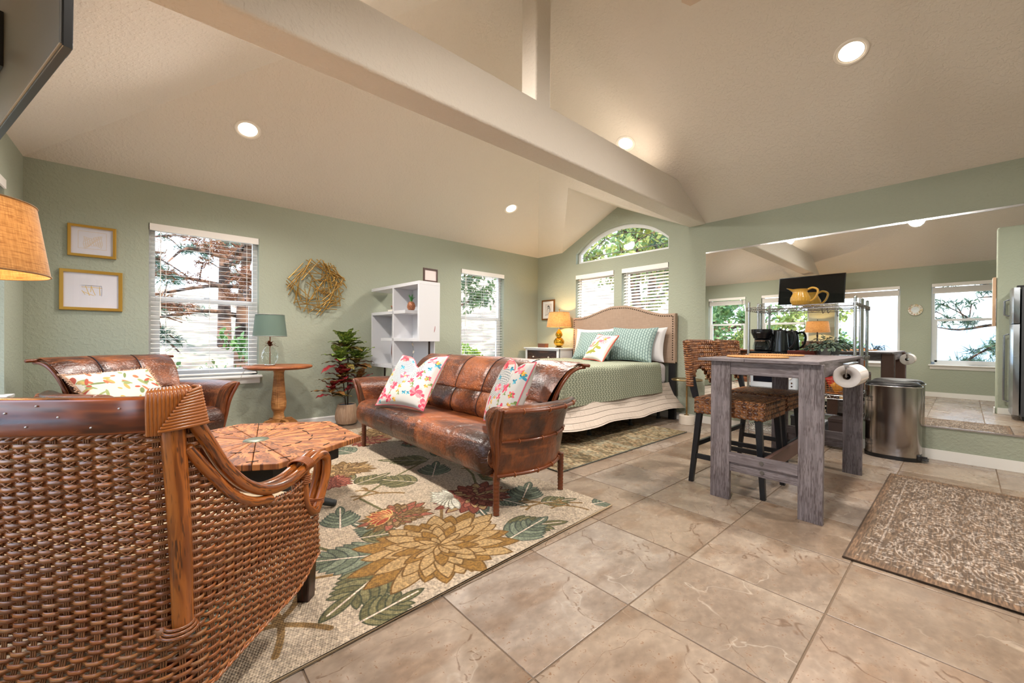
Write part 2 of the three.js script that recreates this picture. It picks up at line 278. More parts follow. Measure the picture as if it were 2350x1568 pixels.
blind('half-closed white slat blind behind the headboard on the bedside lamp side', B1[1] - B1[0], B1[3] - B1[2], ...onB(B1), { tilt: 0.62 });
blind('half-closed white slat blind behind the headboard on the mirror side', B2[1] - B2[0], B2[3] - B2[2], ...onB(B2), { tilt: 0.66 });
['raised white blind in the mirrored window nearest the room corner', 'raised white blind in the mirrored window partly behind the television', 'raised white blind over the mirrored picture window showing hills and sky', 'raised white blind in the mirrored window beside the refrigerator'].forEach((l, i) => { const c = C[i]; blind(l, c[1] - c[0], c[3] - c[2], ...onC(c), { drop: 0.16, side: i === 2 ? 1 : -1 }); });

// recessed downlights; the last three unseen, added along the rows for room brightness
M.lamp = new THREE.MeshStandardMaterial({ color: 0xffffff, emissive: rgb(255, 236, 205), emissiveIntensity: 4.0, roughness: 0.5 });
M.lampTrim = mat([238, 230, 218], 0.5);
const WARM = rgb(255, 246, 238);
{
  const N = { a: V(0, -1, SLOPE).normalize(), b: V(-SLOPE, -1, 0).normalize(), c: V(SLOPE, -1, 0).normalize() };
  const list = [[0.6, -4.19, 'a', 'recessed ceiling light above the framed prints and wide window'], [3.69, -4.2, 'a', 'recessed ceiling light above the bed corner, beside the small gable'], [3.69, -2.385, 'b', 'recessed ceiling light half hidden by the tie beam'], [3.7, -0.555, 'b', 'large recessed ceiling light above the bar table'], [0.56, -2.385, 'c', 'unseen recessed ceiling light added behind the tie beam, above the rattan armchair'], [0.56, -0.555, 'c', 'unseen recessed ceiling light added above the camera corner, near the open side'], [3.7, 1.28, 'b', 'unseen recessed ceiling light added over the kitchen side, out of frame']];
  for (const [x, z, k, label] of list) {
    const y = EAVE + SLOPE * (k === 'a' ? z - ZA : k === 'b' ? XB - x : x - XC), n = N[k];
    const t = thing('ceiling_light', label, 'ceiling light', [x, y, z]); t.quaternion.setFromUnitVectors(V(0, -1, 0), n);
    part('trim_ring', lathe([[0.078, 0.012], [0.078, 0.0], [0.082, -0.006], [0.094, -0.008], [0.1, -0.004], [0.1, 0.004]], 40), M.lampTrim, t);
    part('lens', lathe([[0.0001, -0.006], [0.05, -0.0045], [0.078, 0.001]], 32), M.lamp, t);
    const s = new THREE.SpotLight(WARM, DOWNLIGHT, 0, rad(84), 1, 2); s.position.set(x + n.x * 0.03, y + n.y * 0.03, z + n.z * 0.03); s.target.position.set(x + n.x, y + n.y, z + n.z); s.castShadow = true; s.shadow.radius = 5; scene.add(s, s.target);
  }
}
// ---------------------------------------------------------------- outdoors
{
  const R = mulberry(77);
  const dirt = tex(512, 512, (u, v) => { const a = fbm(u * 9, v * 9, 9, 9, 3, 5), b = fbm(u * 40, v * 40, 40, 40, 8, 3); return mixc(mixc([108, 92, 74], [168, 146, 116], sstep(0.35, 0.65, a)), [104, 106, 70], 0.7 * sstep(0.55, 0.72, b)); }, { sx: 0.25, sy: 0.25 });
  M.ground = mat([255, 255, 255], 0.95, { map: dirt });
  struct('ground', grid(80, 80, (u, v) => { const x = -60 + 120 * u, z = -60 + 120 * (1 - v), ex = Math.max(0, XC - 3 - x), en = Math.max(0, ZA - 2.5 - z), ee = Math.max(0, x - XB - 2.5); const inside = x > XC - 3 && x < XB + 3 && z > ZA - 2 && z < ZD + 4; return [x, (inside ? -0.35 : -0.3 + 0.25 * (fbm(u * 30, v * 30, 30, 30, 5, 3) - 0.5)) - 0.5 * Math.min(ex, 34) + 0.13 * en + 0.17 * ee, z]; }, { su: 120, sv: 120 }), M.ground);
  // far lake and hills beyond the slope, pale haze put into their colours
  struct('lake', new THREE.CircleGeometry(320, 48).rotateX(-PI / 2).translate(-150, -17.5, 0), mat([196, 206, 212], 0.4));
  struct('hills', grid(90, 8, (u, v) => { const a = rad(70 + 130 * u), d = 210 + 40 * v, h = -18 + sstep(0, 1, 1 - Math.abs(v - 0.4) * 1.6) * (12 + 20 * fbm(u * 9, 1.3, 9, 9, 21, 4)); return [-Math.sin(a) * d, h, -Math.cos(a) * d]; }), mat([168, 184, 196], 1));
  const bark = tex(256, 256, (u, v) => { const a = fbm(u * 10, v * 3, 10, 3, 6, 4); return mixc([58, 42, 32], [142, 104, 78], sstep(0.35, 0.65, a)); });
  M.bark = mat([255, 255, 255], 0.95, { map: bark });
  const leafG = (() => { const g = grid(2, 3, (u, v) => { const w = Math.sin(PI * Math.min(1, v * 0.93 + 0.04)) * 0.5; return [(u - 0.5) * w, v, 0.1 * Math.sin(v * PI) - 0.12 * Math.abs(u - 0.5)]; }); g.translate(0, 0, 0); return g; })();
  const needleG = join([0, 1, 2, 3, 4, 5, 6].map((i) => put(grid(1, 1, (u, v) => [(u - 0.5) * 0.07 * (1 - v * 0.6), v, 0]), 0, 0, 0, rad(35 + 12 * (i % 3)), (i / 7) * 2 * PI, 0)));
  const leafMats = {}; const leafMat = (c) => (leafMats[c] ||= mat(c, 0.7, { transmission: 0.35, thickness: 0 }));
  // a tree: tapering trunk, limbs, and leaves scattered round the ends of the limbs
  function tree(name, label, [x, z], { y = -0.4, h = 5, r = 1.6, lean = 0, trunkR = 0.12, from = 0.35, limbs = 9, n = 2600, size = 0.13, colors = [[96, 128, 70]], needle = false, droop = 0, seed = 1, cat = 'tree', group }) {
    const R = mulberry(seed * 97 + 5), t = thing(name, label, cat, [x, y, z], 0, group), ends = [];
    const top = V(lean, h * 0.92, 0), at = (k) => V(lean * k * k, h * 0.92 * k, 0.12 * Math.sin(k * 5 + seed));
    part('trunk', tube([0, 0.2, 0.4, 0.6, 0.8, 1].map(at), (k) => trunkR * (1 - 0.85 * k), { n: 9 }), M.bark, t);
    const twigs = [];
    for (let i = 0; i < limbs; i++) {
      const k = lerp(from, 0.97, (i + R() * 0.6) / limbs), a = i * 2.4 + R() * 0.8, L = r * (0.55 + 0.6 * R()) * (needle ? 1.15 - 0.75 * k : 1), b = at(k), d = V(Math.cos(a), needle ? 0.12 : 0.5, Math.sin(a));
      const P = [0, 0.35, 0.7, 1].map((s) => b.clone().addScaledVector(d, L * s).add(V(0.12 * (R() - 0.5) * L, -droop * s * s * L + 0.1 * (R() - 0.5) * L, 0.12 * (R() - 0.5) * L)));
      twigs.push(tube(P, (s) => trunkR * 0.36 * (1 - 0.8 * s), { n: 6, seg: 9, caps: false }));
      for (let q = 0; q < 5; q++) { const s = 0.35 + 0.65 * R(), p = b.clone().addScaledVector(d, L * s); const e2 = p.clone().add(V((R() - 0.5) * L * 0.7, (R() - 0.35) * L * 0.4, (R() - 0.5) * L * 0.7)); twigs.push(tube([p, p.clone().lerp(e2, 0.5).add(V(0, 0.04, 0)), e2], trunkR * 0.09, { n: 5, seg: 4, caps: false })); ends.push(e2, p); }
    }
    part('branches', twigs, M.bark, t);
    const per = Math.floor(n / colors.length);
    colors.forEach((c) => {
      const im = new THREE.InstancedMesh(needle ? needleG : leafG, leafMat(c), per), m = new THREE.Matrix4(), q = new THREE.Quaternion(), col = new THREE.Color();
      for (let i = 0; i < per; i++) { const e2 = ends[Math.floor(R() * ends.length)], sp = needle ? 0.16 : 0.34 * r * 0.55; const p = e2.clone().add(V((R() + R() - 1) * sp, (R() + R() - 1) * sp * 0.8, (R() + R() - 1) * sp)); q.setFromEuler(new THREE.Euler(R() * 6, R() * 6, R() * 6)); const s = size * (0.7 + 0.7 * R()); m.compose(p, q, V(s, s, s)); im.setMatrixAt(i, m); const b = 0.75 + 0.5 * R(); im.setColorAt(i, col.setRGB(b, b, b * 0.95)); }
      shadows(im); im.name = 'foliage'; im.userData.kind = 'stuff'; t.add(im);
    });
    return t;
  }
  const GREEN = [[92, 122, 78], [122, 146, 96]], BLUE = [[84, 124, 104], [112, 146, 122]], YEL = [[176, 178, 88], [132, 156, 88]], RUST = [[150, 92, 58], [178, 128, 88]];
  // beyond the window wall
  tree('pine_tree', 'rust-brown dry pine close outside the wide window', [1.15, -8.6], { y: 0.1, h: 4.6, r: 2.0, lean: 0.25, trunkR: 0.13, from: 0.25, limbs: 16, n: 5200, size: 0.12, colors: RUST, needle: true, droop: 0.25, seed: 3 });
  tree('pine_tree', 'blue-green pine behind the left half of the wide window', [-0.9, -9.6], { y: 0.2, h: 5.2, r: 1.9, trunkR: 0.13, from: 0.15, limbs: 15, n: 4600, size: 0.13, colors: BLUE, needle: true, droop: 0.2, seed: 5 });
  tree('pine_tree', 'tall green pine on the slope outside the wide window', [1.4, -13.5], { y: 0.8, h: 7, r: 2.4, trunkR: 0.17, from: 0.2, limbs: 18, n: 5200, size: 0.17, colors: BLUE, needle: true, seed: 8 });
  tree('leafy_shrub', 'bright green shrub low outside the wide window', [1.25, -6.6], { y: -0.2, h: 1.1, r: 0.7, trunkR: 0.03, from: 0.1, limbs: 10, n: 1400, size: 0.085, colors: [[104, 146, 74], [128, 168, 92]], seed: 9, cat: 'shrub' });
  tree('leafy_shrub', 'pale green shrub low outside the wide window, left of the sunlit bank', [0.1, -7.0], { y: -0.2, h: 0.75, r: 0.55, trunkR: 0.03, from: 0.1, limbs: 8, n: 900, size: 0.08, colors: [[150, 164, 100], [110, 140, 90]], seed: 10, cat: 'shrub' });
  tree('broadleaf_tree', 'green broadleaf tree filling the upper narrow window', [6.0, -9.4], { y: 0.3, h: 4.6, r: 1.9, trunkR: 0.12, from: 0.35, limbs: 14, n: 4600, size: 0.13, colors: GREEN, seed: 12 });
  tree('leafy_shrub', 'yellow-green potted-size shrub on the bank outside the narrow window', [5.35, -7.4], { y: -0.1, h: 0.95, r: 0.4, trunkR: 0.03, from: 0.1, limbs: 8, n: 900, size: 0.09, colors: [[176, 190, 74], [132, 168, 70]], seed: 14, cat: 'shrub' });
  // beyond the bed wall
  tree('broadleaf_tree', 'yellow-green tree outside the arched window', [8.4, -5.0], { y: 0.2, h: 5.2, r: 1.9, trunkR: 0.12, from: 0.3, limbs: 15, n: 5200, size: 0.12, colors: YEL, seed: 21 });
  tree('pine_tree', 'dark blue-green pine outside the right side of the arched window', [9.0, -3.2], { y: 0.2, h: 6.2, r: 2.0, trunkR: 0.15, from: 0.25, limbs: 17, n: 4800, size: 0.15, colors: BLUE, needle: true, seed: 22 });
  tree('broadleaf_tree', 'grey-green tree further up the slope behind the bed wall', [11.5, -6.4], { y: 0.6, h: 7, r: 2.6, trunkR: 0.16, from: 0.3, limbs: 16, n: 4200, size: 0.17, colors: GREEN, seed: 23 });
  // beyond the view wall (seen in the mirror)
  tree('broadleaf_tree', 'green leafy tree in the mirrored window nearest the room corner', [-3.9, -5.6], { y: -1.2, h: 4.6, r: 1.7, trunkR: 0.15, from: 0.3, limbs: 15, n: 5000, size: 0.13, colors: [[112, 150, 96], [148, 172, 108]], seed: 31 });
  tree('leafy_shrub', 'yellow-green leafy shrub in the mirrored window behind the coffee maker', [-3.4, -3.5], { y: -1.0, h: 2.5, r: 1.2, trunkR: 0.06, from: 0.2, limbs: 14, n: 4200, size: 0.11, colors: [[150, 166, 84], [176, 180, 98]], seed: 33, cat: 'shrub' });
  tree('pine_tree', 'tall pine beyond the shrub in the mirrored windows', [-7.0, -6.6], { y: -3.2, h: 9, r: 2.6, trunkR: 0.24, from: 0.35, limbs: 18, n: 4200, size: 0.18, colors: BLUE, needle: true, seed: 34 });
  tree('leafy_shrub', 'loose green shrub rising in the left part of the mirrored picture window', [-3.6, -2.4], { y: -1.1, h: 2.35, r: 0.8, trunkR: 0.05, from: 0.3, limbs: 11, n: 1500, size: 0.1, colors: [[96, 132, 88], [142, 160, 90]], seed: 35, cat: 'shrub' });
  tree('dwarf_pine', 'small dark wind-bent pine before the sky in the mirrored picture window', [-3.2, -1.55], { y: -1.0, h: 2.15, r: 0.8, lean: -0.3, trunkR: 0.045, from: 0.55, limbs: 9, n: 420, size: 0.11, colors: [[62, 84, 84]], needle: true, droop: 0.15, seed: 36 });
  tree('pine_tree', 'pine reaching long branches across the mirrored window beside the refrigerator', [-4.6, 1.2], { y: -1.6, h: 5.2, r: 2.6, trunkR: 0.16, from: 0.3, limbs: 15, n: 5200, size: 0.17, colors: [[92, 124, 108], [120, 146, 112]], needle: true, droop: 0.12, seed: 37 });
}
// ---------------------------------------------------------------- shared furniture materials
const leatherTex = tex(1024, 1024, (u, v) => {
  const w = fbm(u * 4, v * 4, 4, 4, 12, 3), a = fbm(u * 4 + w, v * 4 + 0.7 * w, 4, 4, 31, 4), b = fbm(u * 18, v * 18, 18, 18, 44, 4), g = fbm(u * 120, v * 120, 120, 120, 7, 2), s = fbm(u * 5, v * 60, 5, 60, 3, 3);
  let c = mixc([78, 38, 18], [142, 78, 38], sstep(0.32, 0.68, 0.6 * a + 0.4 * b));
  c = mixc(c, [46, 22, 12], 0.85 * sstep(0.56, 0.72, fbm(u * 3 + 0.6 * b, v * 4 + 0.4 * w, 3, 4, 66, 4)));
  c = mixc(c, [186, 108, 50], 0.35 * sstep(0.6, 0.75, s)); return mixc(c, [20, 10, 6], 0.14 * sstep(0.45, 0.7, g));
}, { sx: 0.7, sy: 0.7 });
const leatherBump = tex(512, 512, (u, v) => { const a = fbm(u * 46, v * 46, 46, 46, 4, 3), b = fbm(u * 6, v * 26, 6, 26, 8, 4); return 255 * (0.4 * sstep(0.3, 0.7, a) + 0.6 * b); }, { srgb: false, sx: 1.6, sy: 1.6 });
M.leather = mat([255, 255, 255], 0.36, { map: leatherTex, bumpMap: leatherBump, bumpScale: 0.004, clearcoat: 0.25, clearcoatRoughness: 0.3 });
M.seam = mat([38, 24, 26], 0.45);
function woodTex(a, b, c, { fx = 3, fy = 40, seed = 1, dark = 0.5, w = 512, h = 512, sx = 1, sy = 1, knots = 0 } = {}) {
  return tex(w, h, (u, v) => { const q = fbm(u * fx, v * 6, fx, 6, seed, 3), n = fbm(u * fx, v * fy + q * 3, fx, fy, seed + 9, 4), f = fbm(u * fx * 6, v * fy * 4, fx * 6, fy * 4, seed + 20, 2); let k = mixc(a, b, sstep(0.3, 0.7, n)); k = mixc(k, c, dark * sstep(0.52, 0.7, f * 0.6 + q * 0.4)); if (knots) k = mixc(k, c, knots * sstep(0.66, 0.74, fbm(u * 5, v * 9, 5, 9, seed + 40, 3))); return k; }, { sx, sy });
}
const mahoganyTex = woodTex([104, 44, 16], [160, 78, 28], [62, 24, 10], { fx: 2, fy: 26, seed: 5, dark: 0.8 });
M.mahogany = mat([255, 255, 255], 0.26, { map: mahoganyTex, clearcoat: 0.5, clearcoatRoughness: 0.15 });
const caneTex = woodTex([120, 62, 20], [170, 96, 36], [62, 32, 14], { fx: 3, fy: 10, seed: 15, dark: 0.8, sx: 2, sy: 9 });
M.cane = mat([255, 255, 255], 0.3, { map: caneTex, clearcoat: 0.35, clearcoatRoughness: 0.2 });
M.rod = mat([104, 50, 20], 0.34, { clearcoat: 0.3 });
M.binding = mat([150, 84, 40], 0.4);

// ---------------------------------------------------------------- rugs
{ // floral hooked rug; drawn in floor metres, x right, y away from the near edge
  const W = 2.44, L = 3.06, a = Math.atan2(0.087, 1.729);
  const toLocal = (x, z) => { const dx = x - 2.072, dz = z + 1.418; return [dx * Math.cos(a) - dz * Math.sin(a) + W, -(dx * Math.sin(a) + dz * Math.cos(a))]; };
  const rugTex = paint(1640, 2048, (g, w, h) => {
    const R = mulberry(5), S = w / W, X = (x) => x * S, Y = (y) => h - y * (h / L);
    g.fillStyle = '#b5a48d'; g.fillRect(0, 0, w, h);
    const tones = { olive: ['#66613f', '#7c7550', '#484a33'], teal: ['#646c58', '#78806a', '#474f44'], brown: ['#7c6038', '#947650', '#5e4628'], gold: ['#8d6830', '#ae8f60', '#6c4e24'], rust: ['#82402e', '#9c5a46', '#602c20'] };
    const petal = (x, y, ang, len, wid, c, edge) => { g.save(); g.translate(X(x), Y(y)); g.rotate(-ang); g.beginPath(); g.moveTo(0, 0); const l = len * S, d = wid * S; g.bezierCurveTo(l * 0.25, -d, l * 0.8, -d * 0.9, l, 0); g.bezierCurveTo(l * 0.8, d * 0.9, l * 0.25, d, 0, 0); g.fillStyle = c; g.fill(); if (edge) { g.strokeStyle = edge; g.lineWidth = 5; g.stroke(); } g.restore(); };
    const leaf = (x, z, ang, len, c) => { const [lx, ly] = toLocal(x, z); const n = 5, T = tones[c]; for (let i = 0; i < n; i++) { const s = 0.12 + (i / n) * 0.8, px = lx + Math.cos(ang) * len * s * 0.75, py = ly + Math.sin(ang) * len * s * 0.75, ll = len * (0.5 - 0.28 * (i / n)); petal(px, py, ang + 0.75, ll, ll * 0.24, T[i % 2], T[2]); petal(px, py, ang - 0.75, ll, ll * 0.24, T[(i + 1) % 2], T[2]); } petal(lx + Math.cos(ang) * len * 0.55, ly + Math.sin(ang) * len * 0.55, ang, len * 0.5, len * 0.11, T[0], T[2]); g.strokeStyle = '#d8c3ae'; g.lineWidth = 6; g.beginPath(); g.moveTo(X(lx), Y(ly)); g.lineTo(X(lx + Math.cos(ang) * len * 0.95), Y(ly + Math.sin(ang) * len * 0.95)); g.stroke(); };
    const flower = (x, z, r, c, c2, turn = 0, sq = 0.8) => { const [lx, ly] = toLocal(x, z); for (let ring = 0; ring < 4; ring++) { const n = 22 - ring * 4, rr = r * (1 - ring * 0.22); for (let i = 0; i < n; i++) { const an = turn + (i / n) * 2 * PI + ring * 0.2, k = Math.hypot(Math.cos(an), sq * Math.sin(an)) * (0.85 + 0.3 * R()); petal(lx, ly, an, rr * k, rr * 0.2, (i + ring) % 3 === 0 ? tones[c2][1] : tones[c][ring % 2], tones[c][2]); } } };
    const stem = (P, c = 'brown', lw = 0.018) => { g.strokeStyle = tones[c][0]; g.lineWidth = lw * S; g.lineCap = 'round'; g.beginPath(); P.forEach(([x, z], i) => { const [a1, b1] = toLocal(x, z); i ? g.lineTo(X(a1), Y(b1)) : g.moveTo(X(a1), Y(b1)); }); g.stroke(); };
    const twig = (x, z, ang, s, c = 'brown') => { const [lx, ly] = toLocal(x, z); g.strokeStyle = tones[c][0]; g.lineCap = 'round'; g.lineWidth = 0.02 * S * (s / 0.35); const seg = (x0, y0, a0, l, d) => { const x1 = x0 + Math.cos(a0) * l, y1 = y0 + Math.sin(a0) * l; g.beginPath(); g.moveTo(X(x0), Y(y0)); g.quadraticCurveTo(X((x0 + x1) / 2 + 0.02), Y((y0 + y1) / 2), X(x1), Y(y1)); g.stroke(); if (d) { seg(x1, y1, a0 + 0.55, l * 0.62, d - 1); seg(x1, y1, a0 - 0.45, l * 0.62, d - 1); } }; seg(lx, ly, ang, s * 0.45, 2); };
    stem([[1.02, -1.4], [1.0, -1.62], [1.3, -2.1], [1.52, -2.05]]); stem([[0.2, -1.9], [0.65, -1.72], [0.95, -1.66]]); stem([[1.0, -2.15], [0.95, -2.5], [1.25, -2.7], [1.7, -2.95]], 'olive'); stem([[0.5, -2.2], [0.62, -1.95], [0.85, -1.85]], 'olive'); stem([[1.55, -2.05], [1.75, -2.4], [1.9, -2.9]], 'olive'); stem([[1.65, -1.8], [1.8, -1.7], [1.95, -1.55]]);
    leaf(1.36, -1.62, -0.55, 0.36, 'olive'); leaf(1.3, -1.5, 0.1, 0.34, 'teal'); leaf(1.68, -1.8, 0.6, 0.34, 'teal'); leaf(1.75, -1.72, -0.5, 0.24, 'olive'); leaf(1.98, -1.5, -0.4, 0.2, 'teal'); leaf(0.82, -1.76, 2.6, 0.42, 'teal'); leaf(0.78, -1.68, -2.7, 0.38, 'olive'); leaf(0.9, -1.92, 1.9, 0.28, 'teal'); leaf(0.52, -1.4, 0.05, 0.27, 'olive'); leaf(0.3, -1.66, 2.4, 0.34, 'teal'); leaf(0.14, -1.5, 3.0, 0.3, 'olive'); leaf(1.38, -2.5, 2.2, 0.38, 'olive'); leaf(1.5, -2.55, 0.9, 0.36, 'teal'); leaf(1.75, -2.95, 0.4, 0.42, 'teal'); leaf(1.7, -2.9, 2.4, 0.42, 'olive'); leaf(1.9, -2.5, 0.5, 0.34, 'teal'); leaf(1.8, -3.3, 1.2, 0.4, 'teal'); leaf(1.05, -2.82, 2.0, 0.34, 'olive'); leaf(1.0, -2.75, 0.2, 0.3, 'olive'); leaf(0.72, -2.15, 1.2, 0.3, 'teal'); leaf(0.75, -2.0, -0.4, 0.24, 'olive'); leaf(1.4, -1.9, 1.0, 0.2, 'teal'); leaf(1.6, -1.95, -1.3, 0.22, 'teal'); leaf(1.45, -1.98, -1.9, 0.2, 'teal'); leaf(1.85, -2.15, 1.6, 0.3, 'olive'); leaf(1.3, -3.5, 1.9, 0.4, 'teal'); leaf(0.5, -3.4, 0.8, 0.4, 'olive'); leaf(0.1, -2.8, 2.2, 0.4, 'teal'); leaf(1.0, -4.2, 0.4, 0.4, 'olive'); leaf(-0.1, -3.7, 1.0, 0.4, 'olive');
    flower(1.03, -1.68, 0.4, 'gold', 'gold', 0.2, 0.72); flower(1.52, -2.06, 0.27, 'rust', 'gold', 0, 0.7); flower(1.02, -2.12, 0.2, 'brown', 'rust', 0.5, 0.75); flower(1.05, -3.12, 0.24, 'brown', 'gold', 0, 0.8); flower(0.9, -2.9, 0.16, 'rust', 'rust', 0, 0.8); flower(1.56, -3.9, 0.26, 'rust', 'brown', 0, 0.8); flower(1.8, -4.15, 0.25, 'brown', 'gold', 0, 0.8); flower(0.3, -3.9, 0.34, 'gold', 'gold', 0, 0.8); flower(-0.05, -2.3, 0.3, 'rust', 'gold', 0, 0.8); flower(1.95, -3.55, 0.2, 'rust', 'brown', 0, 0.8);
    { const [lx, ly] = toLocal(1.4, -2.13); for (let i = 0; i < 13; i++) petal(lx, ly, 1.4 + i * 0.24, 0.13 + 0.05 * R(), 0.032, '#d8d2c0', '#8f8a78'); } { const [lx, ly] = toLocal(0.98, -2.13); for (let i = 0; i < 9; i++) petal(lx, ly, 1.2 + i * 0.3, 0.1 + 0.03 * R(), 0.03, '#a84e34', '#c9a365'); }
    twig(0.28, -1.42, 1.25, 0.4); twig(0.45, -1.44, 2.3, 0.42); twig(1.9, -1.46, 1.9, 0.26); twig(1.86, -1.62, 2.4, 0.3); twig(1.2, -2.4, 2.4, 0.36); twig(1.78, -2.3, 1.2, 0.32); twig(0.15, -1.38, 2.8, 0.3);
    const id = g.getImageData(0, 0, w, h), D = id.data; // woollen loops: fine tone changes from loop to loop
    for (let j = 0; j < h; j += 6) for (let i = 0; i < w; i += 6) { const k = 0.84 + 0.3 * R(); for (let y = j; y < Math.min(h, j + 6); y++) for (let x = i; x < Math.min(w, i + 6); x++) { const o = (y * w + x) * 4; for (let c = 0; c < 3; c++) D[o + c] = clamp(D[o + c] * k, 0, 255); } }
    g.putImageData(id, 0, 0);
  });
  const loop = tex(512, 512, (u, v) => { const a = u * 32, b = v * 32, i = Math.floor(b), fx = ((a + 0.5 * (i % 2)) % 1) - 0.5, fy = (b % 1) - 0.5; return 255 * clamp(1.15 - 2.4 * Math.hypot(fx, fy)) * (0.6 + 0.4 * vnoise(a, b, 32, 32, 3)); }, { srgb: false, sx: 8, sy: 10 });
  M.rug = mat([255, 255, 255], 0.96, { map: rugTex, bumpMap: loop, bumpScale: 0.004 });
  M.rugEdge = mat([176, 152, 120], 0.95);
  const t = thing('area_rug', 'large beige hooked rug with gold and rust flowers under the sofa and coffee table', 'rug', [2.072, 0.0008, -1.418], 0); t.rotation.y = a;
  part('pile', grid(24, 30, (u, v) => [-W + W * u, 0.013 + 0.0015 * fbm(u * 9, v * 11, 9, 11, 4, 2), -L * v]), M.rug, t);
  part('bound_edge', [tube([[-W, 0.0065, 0], [0, 0.0065, 0], [0, 0.0065, -L], [-W, 0.0065, -L]], 0.0068, { smooth: false, closed: true, n: 8 })], M.rugEdge, t);
}
{ // thin mottled rug beside the bed
  const tx = tex(1024, 512, (u, v) => { const a = fbm(u * 130, v * 60, 130, 60, 3, 3), b = fbm(u * 30, v * 14, 30, 14, 9, 4), c2 = fbm(u * 70, v * 110, 70, 110, 19, 2); let c = mixc([92, 82, 58], [176, 158, 124], sstep(0.34, 0.66, a * 0.6 + b * 0.4)); c = mixc(c, [120, 84, 54], 0.5 * sstep(0.55, 0.7, c2)); c = mixc(c, [110, 118, 108], 0.45 * sstep(0.58, 0.72, b)); return c; });
  M.rug2 = mat([255, 255, 255], 0.95, { map: tx });
  const t = thing('area_rug', 'mottled brown-grey low-pile rug on the tiles beside the bed', 'rug', [0, 0.0008, 0]);
  part('pile', span(2.3, 4.38, 0, 0.008, -3.45, -2.03, 0.003), M.rug2, t);
  t.children[0].geometry = grid(4, 4, (u, v) => [2.3 + 2.08 * u, 0.009, -2.03 - 1.42 * v]);
  part('bound_edge', tube([[2.3, 0.0045, -2.03], [4.38, 0.0045, -2.03], [4.38, 0.0045, -3.45], [2.3, 0.0045, -3.45]], 0.005, { smooth: false, closed: true }), mat([88, 92, 84], 0.9), t);
}
{ // kitchen mat
  const tx = paint(1536, 640, (g, w, h) => {
    const R = mulberry(8); g.fillStyle = '#665443'; g.fillRect(0, 0, w, h); g.strokeStyle = '#8f8174'; g.lineCap = 'round';
    const curl = (x, y, r, a0, dir) => { g.beginPath(); for (let i = 0; i <= 26; i++) { const t = i / 26, a = a0 + dir * t * 5.2, q = r * (1 - 0.75 * t); const px = x + Math.cos(a) * q, py = y + Math.sin(a) * q * 0.8; i ? g.lineTo(px, py) : g.moveTo(px, py); } g.stroke(); };
    const bx0 = 120, by0 = 86; g.lineWidth = 7; g.strokeRect(bx0, by0, w - 2 * bx0, h - 2 * by0);
    g.lineWidth = 5; for (let i = 0; i < 420; i++) { const x = 60 + R() * (w - 120), y = 40 + R() * (h - 80); curl(x, y, 10 + 16 * R(), R() * 6, R() < 0.5 ? 1 : -1); }
    for (let k = 0; k < 4; k++) for (const s of [-1, 1]) { const x = w / 2 + (k - 1.5) * 330, y = h / 2 + s * 105; for (const q of [1, 0.82, 0.6, 0.4]) { g.lineWidth = 6; g.beginPath(); g.ellipse(x, y, 140 * q, 84 * q, 0, 0, 7); g.stroke(); } }
    for (let i = 0; i < 1600; i++) { const x = 50 + R() * (w - 100), y = 36 + R() * (h - 72); g.fillStyle = R() < 0.5 ? '#9a8d80' : '#5c4a3a'; g.beginPath(); g.ellipse(x, y, 4 + 8 * R(), 3 + 4 * R(), R() * 3, 0, 7); g.fill(); }
    g.fillStyle = '#6b5440'; g.fillRect(0, 0, w, 26); g.fillRect(0, h - 26, w, 26); g.fillRect(0, 0, 44, h); g.fillRect(w - 44, 0, 44, h);
    const id = g.getImageData(0, 0, w, h), D = id.data; for (let j = 0; j < h; j++) for (let i = 0; i < w; i++) { const o = (j * w + i) * 4, k = 0.62 + 0.76 * fbm(i / 34, j / 4, 4096, 4096, 6, 2); for (let c = 0; c < 3; c++) D[o + c] = clamp(D[o + c] * k, 0, 255); } g.putImageData(id, 0, 0);
  });
  M.mat = mat([255, 255, 255], 0.95, { map: tx });
  const t = thing('floor_mat', 'brown and grey patterned mat with scrolling damask design by the kitchen', 'mat', [0, 0.0008, 0]);
  part('pile', grid(4, 4, (u, v) => [2.405 + 1.795 * u, 0.009, 0.36 - 0.73 * v]), M.mat, t);
  part('bound_edge', tube([[2.405, 0.005, -0.37], [4.2, 0.005, -0.37], [4.2, 0.005, 0.36], [2.405, 0.005, 0.36]], 0.0055, { smooth: false, closed: true }), mat([74, 58, 44], 0.9), t);
}

